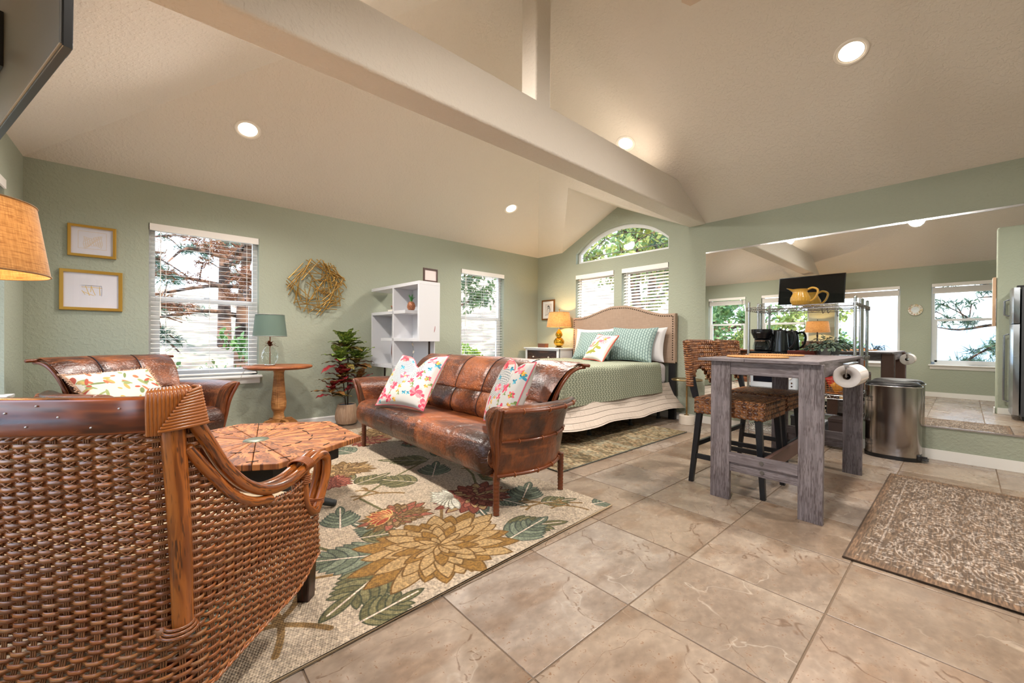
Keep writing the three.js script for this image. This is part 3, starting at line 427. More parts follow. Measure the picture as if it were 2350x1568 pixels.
// ---------------------------------------------------------------- leather and rattan sofa / armchair; local z = front, x along the seat
function rattanSeat(kind, label, cat, half, panels, pos, turn, group) {
  const t = thing(kind, label, cat, pos, turn, group), H = half, uvf = (su, sv) => ({ su, sv });
  const seam = (u, list, wdt) => { let d = 0; for (const s of list) d = Math.max(d, Math.exp(-(((u - s) / wdt) ** 2))); return d; };
  const seams = []; for (let i = 1; i < panels; i++) seams.push(-1 + (2 * i) / panels);
  const sw = 0.012 / H, R = mulberry(panels * 7);
  const lerpP = (P, v) => { const k = Math.min(P.length - 2, Math.floor(v * (P.length - 1))), f = v * (P.length - 1) - k; const p0 = P[Math.max(0, k - 1)], p1 = P[k], p2 = P[k + 1], p3 = P[Math.min(P.length - 1, k + 2)]; return [0, 1].map((c) => 0.5 * (2 * p1[c] + (p2[c] - p0[c]) * f + (2 * p0[c] - 5 * p1[c] + 4 * p2[c] - p3[c]) * f * f + (3 * p1[c] - p0[c] - 3 * p2[c] + p3[c]) * f * f * f)); };
  const wr = (u, v, s) => 0.006 * (fbm(u * 30 * H, v * 3, 300, 300, s, 3) - 0.5);
  // seat cushion: rolled front
  const SP = [[0.18, 0.238], [0.3, 0.226], [0.365, 0.27], [0.378, 0.345], [0.355, 0.42], [0.29, 0.452], [0.18, 0.447], [0.05, 0.43], [-0.08, 0.412], [-0.2, 0.4], [-0.26, 0.41]];
  const SX = H - 0.012;
  part('seat_cushion', grid(Math.round(90 * H) + 20, 40, (u, v) => { const a = u * 2 - 1, [z, y] = lerpP(SP, v), e = Math.max(0, Math.abs(a) - (1 - 0.06 / H)) / (0.06 / H), q = 1 - 0.35 * e * e * e, d = 0.01 * seam(a, seams, sw) * sstep(0.08, 0.3, v) * (v < 0.62 ? 1 : 0.3); const cz = 0.12, cyy = 0.345; return [a * SX, cyy + (y - cyy) * q - d * 0.7 + wr(u, v, 3) * sstep(0.3, 0.5, v), cz + (z - cz) * (0.6 + 0.4 * q) - d * 0.7 * (v < 0.5 ? 1 : 0)]; }, uvf(2 * H, 0.95)), M.leather, t);
  part('seat_end', [-1, 1].map((s) => grid(12, 10, (u, v) => { const [z0, y0] = lerpP(SP, u), cz = 0.12, cyy = 0.345, k = v; return [s * (SX + 0.018 * (1 - k * k)), cyy + (y0 - cyy) * 0.65 * k, cz + (z0 - cz) * 0.86 * k]; }, uvf(0.5, 0.3))), M.leather, t);
  // lumbar roll and high back, each in panels
  const LP = [[-0.17, 0.395], [-0.135, 0.45], [-0.15, 0.53], [-0.195, 0.595], [-0.25, 0.61]], BP = [[-0.215, 0.575], [-0.192, 0.605], [-0.208, 0.66], [-0.236, 0.72], [-0.274, 0.778], [-0.324, 0.826], [-0.384, 0.854], [-0.43, 0.862]];
  const backX = (v) => H - 0.045 + 0.08 * v;
  part('lumbar_cushion', grid(Math.round(90 * H) + 20, 16, (u, v) => { const a = u * 2 - 1, [z, y] = lerpP(LP, v), e = Math.max(0, Math.abs(a) - (1 - 0.05 / H)) / (0.05 / H), d = 0.012 * seam(a, seams, sw) + 0.05 * e * e; return [a * (H - 0.06), y, z - d + 0.06 * (Math.abs(a) > 0.8 ? (Math.abs(a) - 0.8) : 0) + wr(u, v, 8)]; }, uvf(2 * H, 0.3)), M.leather, t);
  part('back_cushion', grid(Math.round(100 * H) + 24, 30, (u, v) => { const a = u * 2 - 1, [z, y] = lerpP(BP, v), d = 0.011 * seam(a, seams, sw), e = sstep(0.75, 1, Math.abs(a)); return [a * backX(v), y - 0.02 * e * v, z - d + 0.05 * e * e * (1 - v) * (1 - v) + wr(u, v, 13)]; }, { uvf: (u, v) => [u * 2 * H + 0.31, v * 0.6 + 0.47] }), M.leather, t);
  for (const s of seams) part('seam_piping', [tube(Array.from({ length: 9 }, (_, i) => { const [z, y] = lerpP(BP, 0.06 + 0.9 * (i / 8)); return [s * backX(i / 8), y + 0.001, z - 0.0045]; }), 0.0035, { n: 6 }), tube(Array.from({ length: 6 }, (_, i) => { const [z, y] = lerpP(LP, 0.05 + 0.9 * (i / 5)); return [s * (H - 0.06), y, z - 0.0065]; }), 0.003, { n: 5 })], M.seam, t);
  part('back_panel', [grid(Math.round(40 * H) + 10, 14, (u, v) => { const a = u * 2 - 1, [z, y] = lerpP(BP, v); return [a * (backX(v) - 0.002), y - 0.012 + 0.01 * v - 0.3 * (1 - v) * (1 - v) * (1 - v), z - 0.03 + 0.02 * v]; }, uvf(2 * H, 0.65)), ...[-1, 1].map((s) => grid(2, 12, (u, v) => { const [z, y] = lerpP(BP, v), e = 0.06; return [s * backX(v), y - 0.02 * v - u * (0.012 - 0.01 * v), z - 0.006 - u * (0.03 - 0.02 * v)]; }, uvf(0.05, 0.6)))], M.leather, t);
  // flared arms: outer skin, rolled top, inner skin
  for (const s of [-1, 1]) {
    const plan = (k) => { const a = k * PI * 0.5; return [0.015 + 0.07 * Math.sin(k * PI) - 0.075 * k * k * k, 0.295 - 0.6 * k]; };   // outward bulge, z
    const AP = [[0.0, 0.235], [0.028, 0.36], [0.045, 0.47], [0.075, 0.575], [0.1, 0.612], [0.07, 0.632], [0.0, 0.618], [-0.05, 0.57], [-0.062, 0.48], [-0.06, 0.4]];
    const armPt = (u, v) => { const [o, z] = plan(u), [x, y] = lerpP(AP, v), inner = sstep(0.5, 0.75, v); return [s * (H + o * (1 - 0.6 * inner) + x), y + 0.012 * (1 - u) * sstep(0.3, 0.5, v), z + 0.045 * sstep(0.2, 0.5, v) * (1 - sstep(0.75, 1, v)) * (1 - u) * 0.9 - 0.05 * sstep(0.2, 0.55, v) * u]; };
    part('arm', grid(22, 40, armPt, uvf(0.65, 0.75)), M.leather, t);
    part('arm_front_cap', grid(16, 8, (u, v) => { const a = armPt(0, 0.48 * (1 - u)), b = armPt(0, 0.48 + 0.52 * u); const q = 4 * v * (1 - v); return [lerp(a[0], b[0], v), lerp(a[1], b[1], v), lerp(a[2], b[2], v) + 0.016 * q]; }, uvf(0.3, 0.2)), M.leather, t);
    const rail = (v, dy, r) => tube(Array.from({ length: 9 }, (_, i) => { const k = i / 8, [o, z] = plan(k), [x, y] = lerpP(AP, v); return [s * (H + o + x + 0.006), y + dy + 0.012 * (1 - k) * sstep(0.3, 0.5, v), z + 0.045 * sstep(0.2, 0.5, v) * (1 - k) * 0.9 - 0.05 * sstep(0.2, 0.55, v) * k]; }), r, { n: 8 });
    part('arm_rail', rail(0.43, 0, 0.011), M.rod, t); part('middle_rail', rail(0.19, 0, 0.0075), M.rod, t); part('bottom_rail', rail(0.01, 0, 0.011), M.rod, t);
    const ties = []; for (const [v, r] of [[0.43, 0.0135], [0.19, 0.0105], [0.01, 0.0135]]) for (const k of [0.16, 0.42, 0.66, 0.88]) { const [o, z] = plan(k), [x, y] = lerpP(AP, v); const g = new THREE.TorusGeometry(r, 0.0028, 5, 12); ties.push(put(g, s * (H + o + x + 0.006), y + 0.012 * (1 - k) * sstep(0.3, 0.5, v), z + 0.045 * sstep(0.2, 0.5, v) * (1 - k) * 0.9 - 0.05 * sstep(0.2, 0.55, v) * k, 0, s * 0.3 * (k - 0.5), 0)); }
    part('binding', ties, M.binding, t);
    part('front_post', tube([[s * H, 0.2, 0.292], [s * (H + 0.03), 0.36, 0.304], [s * (H + 0.05), 0.5, 0.325], [s * (H + 0.105), 0.63, 0.345]], 0.014, { n: 9 }), M.rod, t);
    part('back_post', tube([[s * (H - 0.05), 0.22, -0.29], [s * (H - 0.05), 0.45, -0.26], ...[0.1, 0.3, 0.5, 0.7, 0.85, 1].map((v) => { const [z, y] = lerpP(BP, v); return [s * (backX(v) + 0.006), y - 0.03 * v - 0.008, z - 0.02]; })], 0.011, { n: 8 }), M.rod, t);
    for (const z of [0.286, -0.29]) { const P = []; for (let i = 0; i <= 44; i++) { const y = (i / 44) * 0.245; P.push([0.0165 + 0.0035 * y / 0.245 + (i % 4 < 2 ? 0.0022 : 0), y]); } part('leg', lathe([[0.001, 0], ...P, [0.001, 0.246]], 14).translate(s * (H - (z < 0 ? 0.03 : 0)), 0.0152, z), M.rod, t); }
  }
  part('back_rail', tube([[-(H + 0.085), 0.838, -0.44], [-H * 0.5, 0.85, -0.447], [H * 0.5, 0.85, -0.447], [H + 0.085, 0.838, -0.44]], 0.012, { n: 8 }), M.rod, t);
  part('front_rail', tube([[-H, 0.232, 0.29], [H, 0.232, 0.29]], 0.013, { n: 8 }), M.rod, t);
  return t;
}
rattanSeat('leather_sofa', 'long brown patina leather sofa with flared rattan arms on the floral rug', 'sofa', 0.966, 5, [1.73, 0.0005, -2.72], -PI / 2);
rattanSeat('leather_armchair', 'brown leather armchair with flared arms under the wide window', 'armchair', 0.37, 3, [-0.06, 0.0005, -4.15], rad(30));

// ---------------------------------------------------------------- coffee table of wedge planks
{
  const cx = 0.427, cz = -2.669, h = 0.43, R0 = 0.565, N = 22, R = mulberry(31);
  const t = thing('coffee_table', 'six-sided rustic coffee table of radiating reddish planks on a dark base', 'table', [cx, 0, cz]);
  const woods = [0, 1, 2, 3].map((i) => { const m = woodTex([126, 74, 38], [176, 116, 66], [70, 36, 18], { fx: 6, fy: 22, seed: 50 + i * 5, dark: 0.75 }); return mat([255, 250, 244], 0.55, { map: m, bumpMap: m, bumpScale: 0.002 }); });
  const hexR = (a) => { const k = a - rad(30) ; const m = ((k % rad(60)) + rad(60)) % rad(60) - rad(30); return (R0 * Math.cos(rad(30))) / Math.cos(m); };
  const iron = [];
  for (let i = 0; i < N; i++) {
    const a0 = (i / N) * 2 * PI + 0.006 * (R() - 0.5), a1 = ((i + 1) / N) * 2 * PI, gap = 0.0028, P = [];
    const dir = (a) => [Math.cos(a), Math.sin(a)], c = dir((a0 + a1) / 2), r0 = 0.055;
    P.push([dir(a0)[0] * r0, dir(a0)[1] * r0]); const out = [a0]; for (let k = 0; k < 6; k++) { const v = rad(30 + 60 * k - 30 + 0) ; const vv = ((rad(60 * k) - 0 + 2 * PI) % (2 * PI)); if (vv > a0 + 0.01 && vv < a1 - 0.01) out.push(vv); } out.push(a1); out.sort((p, q) => p - q);
    const hx = (a) => { const m = ((a % rad(60)) + rad(60)) % rad(60) - rad(30); return (R0 * Math.cos(rad(30))) / Math.cos(m); };
    for (const a of out) { const q = hx(a) + 0.004 * (R() - 0.5); P.push([dir(a)[0] * q, dir(a)[1] * q]); }
    P.push([dir(a1)[0] * r0, dir(a1)[1] * r0]);
    const S = P.map(([x, y]) => { const px = x - c[0] * 0.0, py = y - c[1] * 0.0, n = [-c[1], c[0]], d = px * n[0] + py * n[1], k = Math.sign(d) * Math.min(Math.abs(d), gap); return [px - n[0] * k * 0.5, py - n[1] * k * 0.5]; });
    let g = slab(S, 0.03, { bevel: 0.0045, seg: 2 }); g = uvm(g, 1.6, null, R() * 3, R() * 3);
    { const uv = g.attributes.uv, p = g.attributes.position; for (let q = 0; q < p.count; q++) { const x = p.getX(q), y = p.getY(q); uv.setXY(q, (x * c[0] + y * c[1]) * 1.6 + i * 0.37, (-x * c[1] + y * c[0]) * 1.6 + i * 0.21); } }
    g.rotateX(-PI / 2).rotateY(rad(30)); const m = part('plank', g, woods[i % 4], t); m.position.y = h - 0.03 + (R() - 0.5) * 0.002;
    for (const f of [0.55, 0.9]) { const q = hx(a0) * f, b = bx(0.05, 0.003, 0.006, 0, h + 0.001, 0, 0.001, 1).rotateY(a0 + PI / 2 + 0).translate(Math.cos(a0) * q, 0, -Math.sin(a0) * q).rotateY(rad(30)); iron.push(b); }
  }
  part('iron_staples', iron, mat([44, 34, 30], 0.5, { metalness: 0.6 }), t);
  part('centre_disc', lathe([[0, 0.012], [0.045, 0.011], [0.062, 0.006], [0.066, 0]], 32).scale(1, 1, 0.8).translate(0, h - 0.002, 0), mat([112, 116, 100], 0.4, { metalness: 0.6 }), t);
  M.darkBase = mat([36, 40, 40], 0.55);
  part('apron', slab(Array.from({ length: 6 }, (_, k) => [Math.cos(rad(60 * k + 30)) * 0.44, Math.sin(rad(60 * k + 30)) * 0.44]), 0.09, { bevel: 0.005 }).rotateX(-PI / 2).translate(0, h - 0.125, 0), M.darkBase, t);
  part('pedestal', lathe([[0.16, h - 0.125], [0.14, 0.28], [0.12, 0.2], [0.16, 0.1], [0.2, 0.07]], 6), M.darkBase, t);
  for (let k = 0; k < 6; k++) { const a = rad(60 * k + 30); part('foot', tube([[Math.cos(a) * 0.12, 0.1, Math.sin(a) * 0.12], [Math.cos(a) * 0.3, 0.07, Math.sin(a) * 0.3], [Math.cos(a) * 0.42, 0.0385, Math.sin(a) * 0.42]], (q) => 0.03 - 0.008 * q, { n: 8 }), M.darkBase, t); }
}
// ---------------------------------------------------------------- woven rattan armchair in the foreground; local z = front
{
  const t = thing('rattan_armchair', 'large woven rattan armchair in the foreground with glossy cane arm and mahogany top rail', 'armchair', [-0.005, 0, -1.73], rad(135));
  const R = mulberry(91);
  const half = [[0.382, 0.29], [0.39, 0.18], [0.392, 0.0], [0.391, -0.16], [0.378, -0.255], [0.33, -0.31], [0.2, -0.362], [0.0, -0.392]];
  const plan = new THREE.CatmullRomCurve3([...half.map(([x, z]) => V(x, 0, z)), ...half.slice(0, -1).reverse().map(([x, z]) => V(-x, 0, z))], false, 'centripetal');
  const LEN = plan.getLength(), NS = 260, PT = plan.getSpacedPoints(NS);
  const at = (s) => { const k = clamp(s) * NS, i = Math.min(NS - 1, Math.floor(k)), f = k - i; return PT[i].clone().lerp(PT[i + 1], f); };
  const nrm = (s) => { const a = at(s - 0.004), b = at(s + 0.004), d = b.sub(a).normalize(); return V(-d.z, 0, d.x); };
  const backness = (s) => sstep(0.2, 0.34, s) * (1 - sstep(0.66, 0.8, s));
  const surf = (s, y, o = 0) => { const p = at(s), n = nrm(s), b = backness(s), f = 0.03 * lerp(0.2, 1, b) * (1 - sstep(0.2, 0.34, y)) + o; p.addScaledVector(n, f); p.z -= 0.03 * b * sstep(0.3, 0.85, y); p.y = y; return p; };
  if (nrm(0.5).z > 0) throw new Error('normal points inward');
  const armY = (z) => { const P = [[-0.30, 0.80], [-0.245, 0.70], [-0.188, 0.62], [-0.107, 0.545], [-0.012, 0.5], [0.098, 0.487], [0.18, 0.5], [0.192, 0.4], [0.23, 0.33], [0.3, 0.325]]; if (z <= P[0][0]) return 0.79; for (let i = 1; i < P.length; i++) if (z <= P[i][0]) return lerp(P[i - 1][1], P[i][1], (z - P[i - 1][0]) / (P[i][0] - P[i - 1][0])); return 0.325; };
  const topAt = (s) => { const p = at(s); return backness(s) > 0.55 ? 0.79 : Math.min(0.79, armY(p.z)); };
  const lowAt = (s) => { const p = at(s); return 0.128 + 0.05 * sstep(0.12, 0.3, p.z); };
  const stake = 0.0305, NK = Math.round(LEN / stake);
  const strandTex = tex(256, 128, (u, v) => { const a = fbm(u * 4, v * 22, 4, 22, 3, 3), b = fbm(u * 3, v * 3, 3, 3, 8, 3), l = 0.5 + 0.5 * Math.cos(v * 2 * PI * 5); let c = mixc([138, 82, 42], [204, 142, 84], sstep(0.3, 0.7, a)); c = mixc(c, [176, 152, 128], 0.6 * sstep(0.5, 0.7, b)); return mixc([70, 42, 26], c, 0.4 + 0.6 * Math.sqrt(l)); }, { sx: 14, sy: 1 });
  const strandMats = [[255, 244, 232], [232, 200, 172], [255, 226, 196], [214, 190, 176]].map((c) => mat(c, 0.34, { map: strandTex, clearcoat: 0.4, clearcoatRoughness: 0.25 }));
  const SEG = 7, pitch = 0.0104;
  function strand(yf, ph, hh) {              // one weaver, over and under the stakes
    const runs = []; let cur = [];
    for (let i = 0; i <= NK * SEG; i++) { const s = i / (NK * SEG), y = yf(s); if (y < topAt(s) - 0.004 && y > lowAt(s)) cur.push(i); else if (cur.length) { if (cur.length > 4) runs.push(cur); cur = []; } }
    if (cur.length > 4) runs.push(cur);
    return runs.map((run) => {
      const pos = [], uv = [], idx = [], K = 6;
      run.forEach((i, r) => { const s = i / (NK * SEG), w = Math.cos((i / SEG) * PI + ph), y = yf(s), o = 0.005 * Math.sign(w) * Math.pow(Math.abs(w), 0.5);
        const n = nrm(s), c = surf(s, y, o); for (let k = 0; k <= K; k++) { const a = (k / K) * 2 * PI; const q = c.clone().addScaledVector(n, Math.cos(a) * 0.0024); q.y += Math.sin(a) * hh; pos.push(q.x, q.y, q.z); uv.push(s + 0.13 * ph, k / K * 2); }
        if (r) for (let k = 0; k < K; k++) { const a0 = (r - 1) * (K + 1) + k, b0 = a0 + K + 1; idx.push(a0, a0 + 1, b0, b0, a0 + 1, b0 + 1); } });
      const g = new THREE.BufferGeometry(); g.setAttribute('position', new THREE.Float32BufferAttribute(pos, 3)); g.setAttribute('uv', new THREE.Float32BufferAttribute(uv, 2)); g.setIndex(idx); g.computeVertexNormals(); return g;
    });
  }
  for (let j = 0; ; j++) { // close weave below, single weave above
    const low = 0.134 + j * pitch; if (low > 0.785) break;
    const g = strand((s) => low + 0.0012 * Math.sin(s * 40 + j), (j % 2) * PI, 0.0057); if (g.length) part('rattan_strand', g, strandMats[Math.floor(R() * 4)], t);
  }
  M.stake = mat([140, 92, 56], 0.5);
  for (let k = 0; k <= NK; k++) { const s = k / NK, y0 = lowAt(s), y1 = topAt(s); if (y1 - y0 < 0.03) continue; const g = []; for (const d of [-0.0042, 0, 0.0042]) { const P = []; for (let i = 0; i <= 8; i++) P.push(surf(clamp(s + d / LEN), lerp(y0, y1, i / 8))); g.push(tube(P, 0.002, { n: 5, smooth: false, caps: false })); } part('stake', g, M.stake, t); }
  { // crossed ties on the back
    const g = []; for (let k = 0; k < NK; k++) { const s = (k + 0.5) / NK; if (backness(s - 0.02) < 0.9 || backness(s + 0.02) < 0.9) continue; for (let y = 0.5; y < 0.765; y += pitch * 2) { const d = (0.42 * stake) / LEN, o = 0.003; for (const q of [-1, 1]) g.push(tube([surf(s + 0.5 / NK - q * d * 0.8, y + (k % 2) * pitch, o), surf(s + 0.5 / NK, y + pitch * 0.6 + (k % 2) * pitch, o + 0.002), surf(s + 0.5 / NK + q * d * 0.8, y + pitch * 1.3 + (k % 2) * pitch, o)], 0.0016, { n: 4, smooth: false, caps: false })); } }
    part('cross_ties', g, strandMats[0], t).userData.kind = 'stuff';
  }
  // braided edges below and under the arms
  const edge = (f, a, b, n, r) => { const g = []; for (const ph of [0, PI]) { const P = []; for (let i = 0; i <= n; i++) { const s = lerp(a, b, i / n), q = surf(s, f(s) + 0.004 * Math.sin(i * 1.3 + ph), 0.001 + 0.004 * Math.cos(i * 1.3 + ph)); P.push(q); } g.push(tube(P, r, { n: 6, smooth: false })); } return g; };
  part('braided_edge', edge(lowAt, 0, 1, 220, 0.0042), strandMats[1], t);
  part('braided_edge', edge((s) => topAt(s) - 0.002, 0.0, 0.27, 90, 0.0036), strandMats[3], t); part('braided_edge', edge((s) => topAt(s) - 0.002, 0.73, 1, 90, 0.0036), strandMats[3], t);
  part('braided_edge', edge(() => 0.787, 0.3, 0.7, 110, 0.0036), strandMats[3], t);
  // mahogany top rail, bowed along the back
  {
    const N = 40, sec = [[0.008, -0.040], [0.016, -0.034], [0.018, 0.0], [0.016, 0.036], [0.010, 0.043], [-0.012, 0.043], [-0.018, 0.036], [-0.02, 0.0], [-0.016, -0.036], [-0.01, -0.04]], K = sec.length;
    part('top_rail', grid(N, K, (u, v) => { const s = lerp(0.302, 0.698, u), [o, y] = sec[Math.round(v * K) % K]; const q = surf(s, 0.83, o); return [q.x, 0.829 + y + 0.012 * Math.sin(PI * u) * 0.3, q.z]; }, { su: 0.9, sv: 0.26 }), M.mahogany, t);
    const heads = []; for (const [s, y] of [[0.63, 0.81], [0.6, 0.835], [0.57, 0.815], [0.55, 0.845], [0.58, 0.86], [0.5, 0.81], [0.655, 0.85]]) { const q = surf(s, y, 0.0185); heads.push(new THREE.SphereGeometry(0.0022, 8, 6).translate(q.x, y, q.z)); } part('nail_heads', heads, mat([200, 196, 190], 0.3, { metalness: 0.8 }), t);
  }
  const X = 0.39;
  for (const s of [-1, 1]) {
    // back post, wrapped corner, double cane arm with front loop
    part('back_post', tube([[s * 0.368, 0.3, -0.288], [s * 0.368, 0.5, -0.296], [s * 0.364, 0.7, -0.306], [s * 0.355, 0.86, -0.312]], (k) => 0.0215 + 0.004 * k, { n: 14 }), M.cane, t);
    const arm = (dx, dy) => [[s * (0.362 + dx), 0.86 + dy, -0.31], [s * (X - 0.005 + dx), 0.81 + dy, -0.283], [s * (X + dx), 0.745 + dy, -0.243], [s * (X + dx), 0.662 + dy, -0.186], [s * (X + dx), 0.584 + dy, -0.105], [s * (X + dx), 0.535 + dy, -0.01], [s * (X + dx), 0.522 + dy, 0.1], [s * (X + dx), 0.54 + dy, 0.205], [s * (X + dx), 0.556 + dy, 0.3], [s * (X + dx), 0.535 + dy, 0.338], [s * (X + dx), 0.48 + dy, 0.342], [s * (X - 0.004 + dx), 0.4 + dy, 0.312], [s * (X - 0.006 + dx), 0.345, 0.272]];
    part('arm_cane', tube(arm(0, 0), 0.0172, { n: 12 }), M.cane, t); part('arm_cane', tube(arm(-0.035, 0.004), 0.0165, { n: 12 }), M.cane, t);
    part('arm_under_cane', tube([[s * (X - 0.012), 0.74, -0.29], [s * (X + 0.001), 0.66, -0.235], [s * (X + 0.002), 0.58, -0.165], [s * (X + 0.001), 0.525, -0.08], [s * X, 0.502, 0.0]], 0.014, { n: 10 }), M.cane, t);
    for (const dx of [0, -0.033]) part('front_upright', tube([[s * (X + dx), 0.53, 0.195], [s * (X + dx), 0.46, 0.19], [s * (X + dx), 0.395, 0.205], [s * (X + dx), 0.352, 0.25], [s * (X - 0.004 + dx), 0.36, 0.29]], 0.0145, { n: 10 }), M.cane, t);
    const wraps = []; // bindings where the upright meets the arm
    for (let i = 0; i < 7; i++) { wraps.push(put(new THREE.TorusGeometry(0.027, 0.0036, 5, 20).scale(1.35, 0.8, 1), s * (X - 0.016), 0.548 + 0.0005 * i, 0.195 + (i - 3) * 0.0068, -0.12)); if (i < 5) wraps.push(put(new THREE.TorusGeometry(0.0215, 0.0034, 5, 18).scale(1.5, 1, 1), s * (X - 0.016), 0.512 - i * 0.0066, 0.193, PI / 2)); }
    for (let i = 0; i < 4; i++) wraps.push(put(new THREE.TorusGeometry(0.019, 0.003, 5, 16).scale(1.5, 1, 1), s * (X - 0.018), 0.37 + i * 0.0062, 0.297, PI / 2));
    part('arm_binding', wraps, M.binding, t);
    // corner wrap: vertical turns round the rail, level turns round the post
    const turns = [], lv = [], S2 = (k) => (s > 0 ? 1 - k : k);
    for (let i = 0; i < 12; i++) { const k = S2(0.679 + i * 0.0028), o = 0.031, P = [], hi = 0.884 + 0.0004 * i, lo = i < 4 ? 0.785 : lerp(0.79, 0.872, (i - 3) / 8); for (const [oo, y] of [[o * 0.9, lo], [o, lerp(lo, hi, 0.5)], [o, hi - 0.01], [o - 0.01, hi], [-o + 0.01, hi], [-o, hi - 0.01], [-o, 0.79]]) P.push(surf(k, y, oo)); turns.push(tube(P, 0.0047, { n: 7 })); }
    for (let i = 0; i < 13; i++) { const y = 0.797 + i * 0.0072, P = [], a = lerp(0.687, 0.708, i / 12), b = 0.722 - 0.006 * (i / 12); for (let q = 0; q <= 12; q++) { const f = q / 12; P.push(surf(S2(lerp(a, b, f)), y - 0.004 + 0.008 * f, 0.0345)); } P.push(surf(S2(b + 0.004), y + 0.005, 0.012), surf(S2(b + 0.004), y + 0.005, -0.012)); lv.push(tube(P, 0.0045, { n: 7 })); }
    part('corner_wrap', turns, M.cane, t); part('corner_wrap', lv, M.cane, t);
    part('corner_block', new THREE.SphereGeometry(0.043, 18, 12).scale(0.95, 1.05, 0.8).translate(s * 0.35, 0.838, -0.312), M.cane, t);
    part('post_collar', [0, 1, 2].map((i) => put(new THREE.TorusGeometry(0.027 + 0.004 * i, 0.0042, 6, 22), s * 0.362, 0.312 - 0.008 * i, -0.292, PI / 2)), strandMats[3], t);
    // legs
    for (const z of [0.262, -0.27]) { const g = slab([[-0.022, 0], [-0.03, 0.19], [0.03, 0.19], [0.022, 0]], 0.05, { bevel: 0.004 }).translate(0, 0, -0.025); part('leg', uvm(g.translate(s * 0.355, z > 0 ? 0.0158 : 0.0158, z), 3, 1), mat([104, 50, 22], 0.35, { map: mahoganyTex, clearcoat: 0.3 }), t); }
  }
  // woven deck inside, with a plain cushion
  part('seat_deck', bx(0.7, 0.03, 0.58, 0, 0.3, -0.03, 0.01), M.stake, t);
  part('seat_cushion', new RoundedBoxGeometry(0.68, 0.12, 0.58, 5, 0.05).translate(0, 0.375, -0.02), mat([188, 170, 140], 0.9), t);
}
// ---------------------------------------------------------------- soft furnishings
function pillowGeo(w, h, d, { chop = 0, flop = 0, nu = 36, nv = 36, seed = 1 } = {}) {
  const face = (sgn) => grid(nu, nv, (u, v) => {
    const a = u * 2 - 1, b = v * 2 - 1, pin = 1 - 0.1 * (1 - a * a) * (b * b) , pin2 = 1 - 0.1 * (1 - b * b) * (a * a);
    const th = Math.pow(Math.max(0, (1 - a * a)), 0.42) * Math.pow(Math.max(0, (1 - b * b)), 0.42), c = chop * Math.exp(-((a / 0.3) ** 2)) * sstep(-0.4, 1, b), n = fbm(u * 5, v * 5, 5, 5, seed, 3) - 0.5;
    return [a * (w / 2) * pin2 * (1 - 0.06 * chop * 10 * Math.max(0, b) * 0.3), b * (h / 2) * pin - c + 0.006 * n, sgn * (d / 2) * th * (1 - 0.55 * (c / (chop || 1)) * (chop ? 1 : 0)) + 0.012 * n * th + flop * b * b];
  }, { uvf: (u, v) => [sgn > 0 ? u : 1 - u, v], flip: sgn < 0 });
  return join([face(1), face(-1)]);
}
function pillowRim(w, h, r, { chop = 0, flop = 0 } = {}) {
  const P = []; const pt = (a, b) => { const pin = 1 - 0.1 * (1 - a * a) * (b * b), pin2 = 1 - 0.1 * (1 - b * b) * (a * a), c = chop * Math.exp(-((a / 0.3) ** 2)) * sstep(-0.4, 1, b); P.push(V(a * (w / 2) * pin2 * (1 - 0.06 * chop * 10 * Math.max(0, b) * 0.3), b * (h / 2) * pin - c, flop * b * b)); };
  for (let i = 0; i < 14; i++) pt(-1 + i / 7, -1); for (let i = 0; i < 14; i++) pt(1, -1 + i / 7); for (let i = 0; i < 14; i++) pt(1 - i / 7, 1); for (let i = 0; i < 14; i++) pt(-1, 1 - i / 7);
  return tube(P, r, { closed: true, smooth: false, n: 6 });
}
function pillow(label, [w, h, d], m, pos, [turn, tilt, roll], { rim, rimR = 0.004, group, cat = 'pillow', ...o } = {}) {
  const t = thing('pillow', label, cat, pos, 0, group); t.rotation.set(-tilt, turn, roll, 'YXZ');
  part('cover', pillowGeo(w, h, d, o).translate(0, h / 2, 0), m, t); if (rim) part('piping', pillowRim(w, h, rimR, o).translate(0, h / 2, 0), rim, t); return t;
}
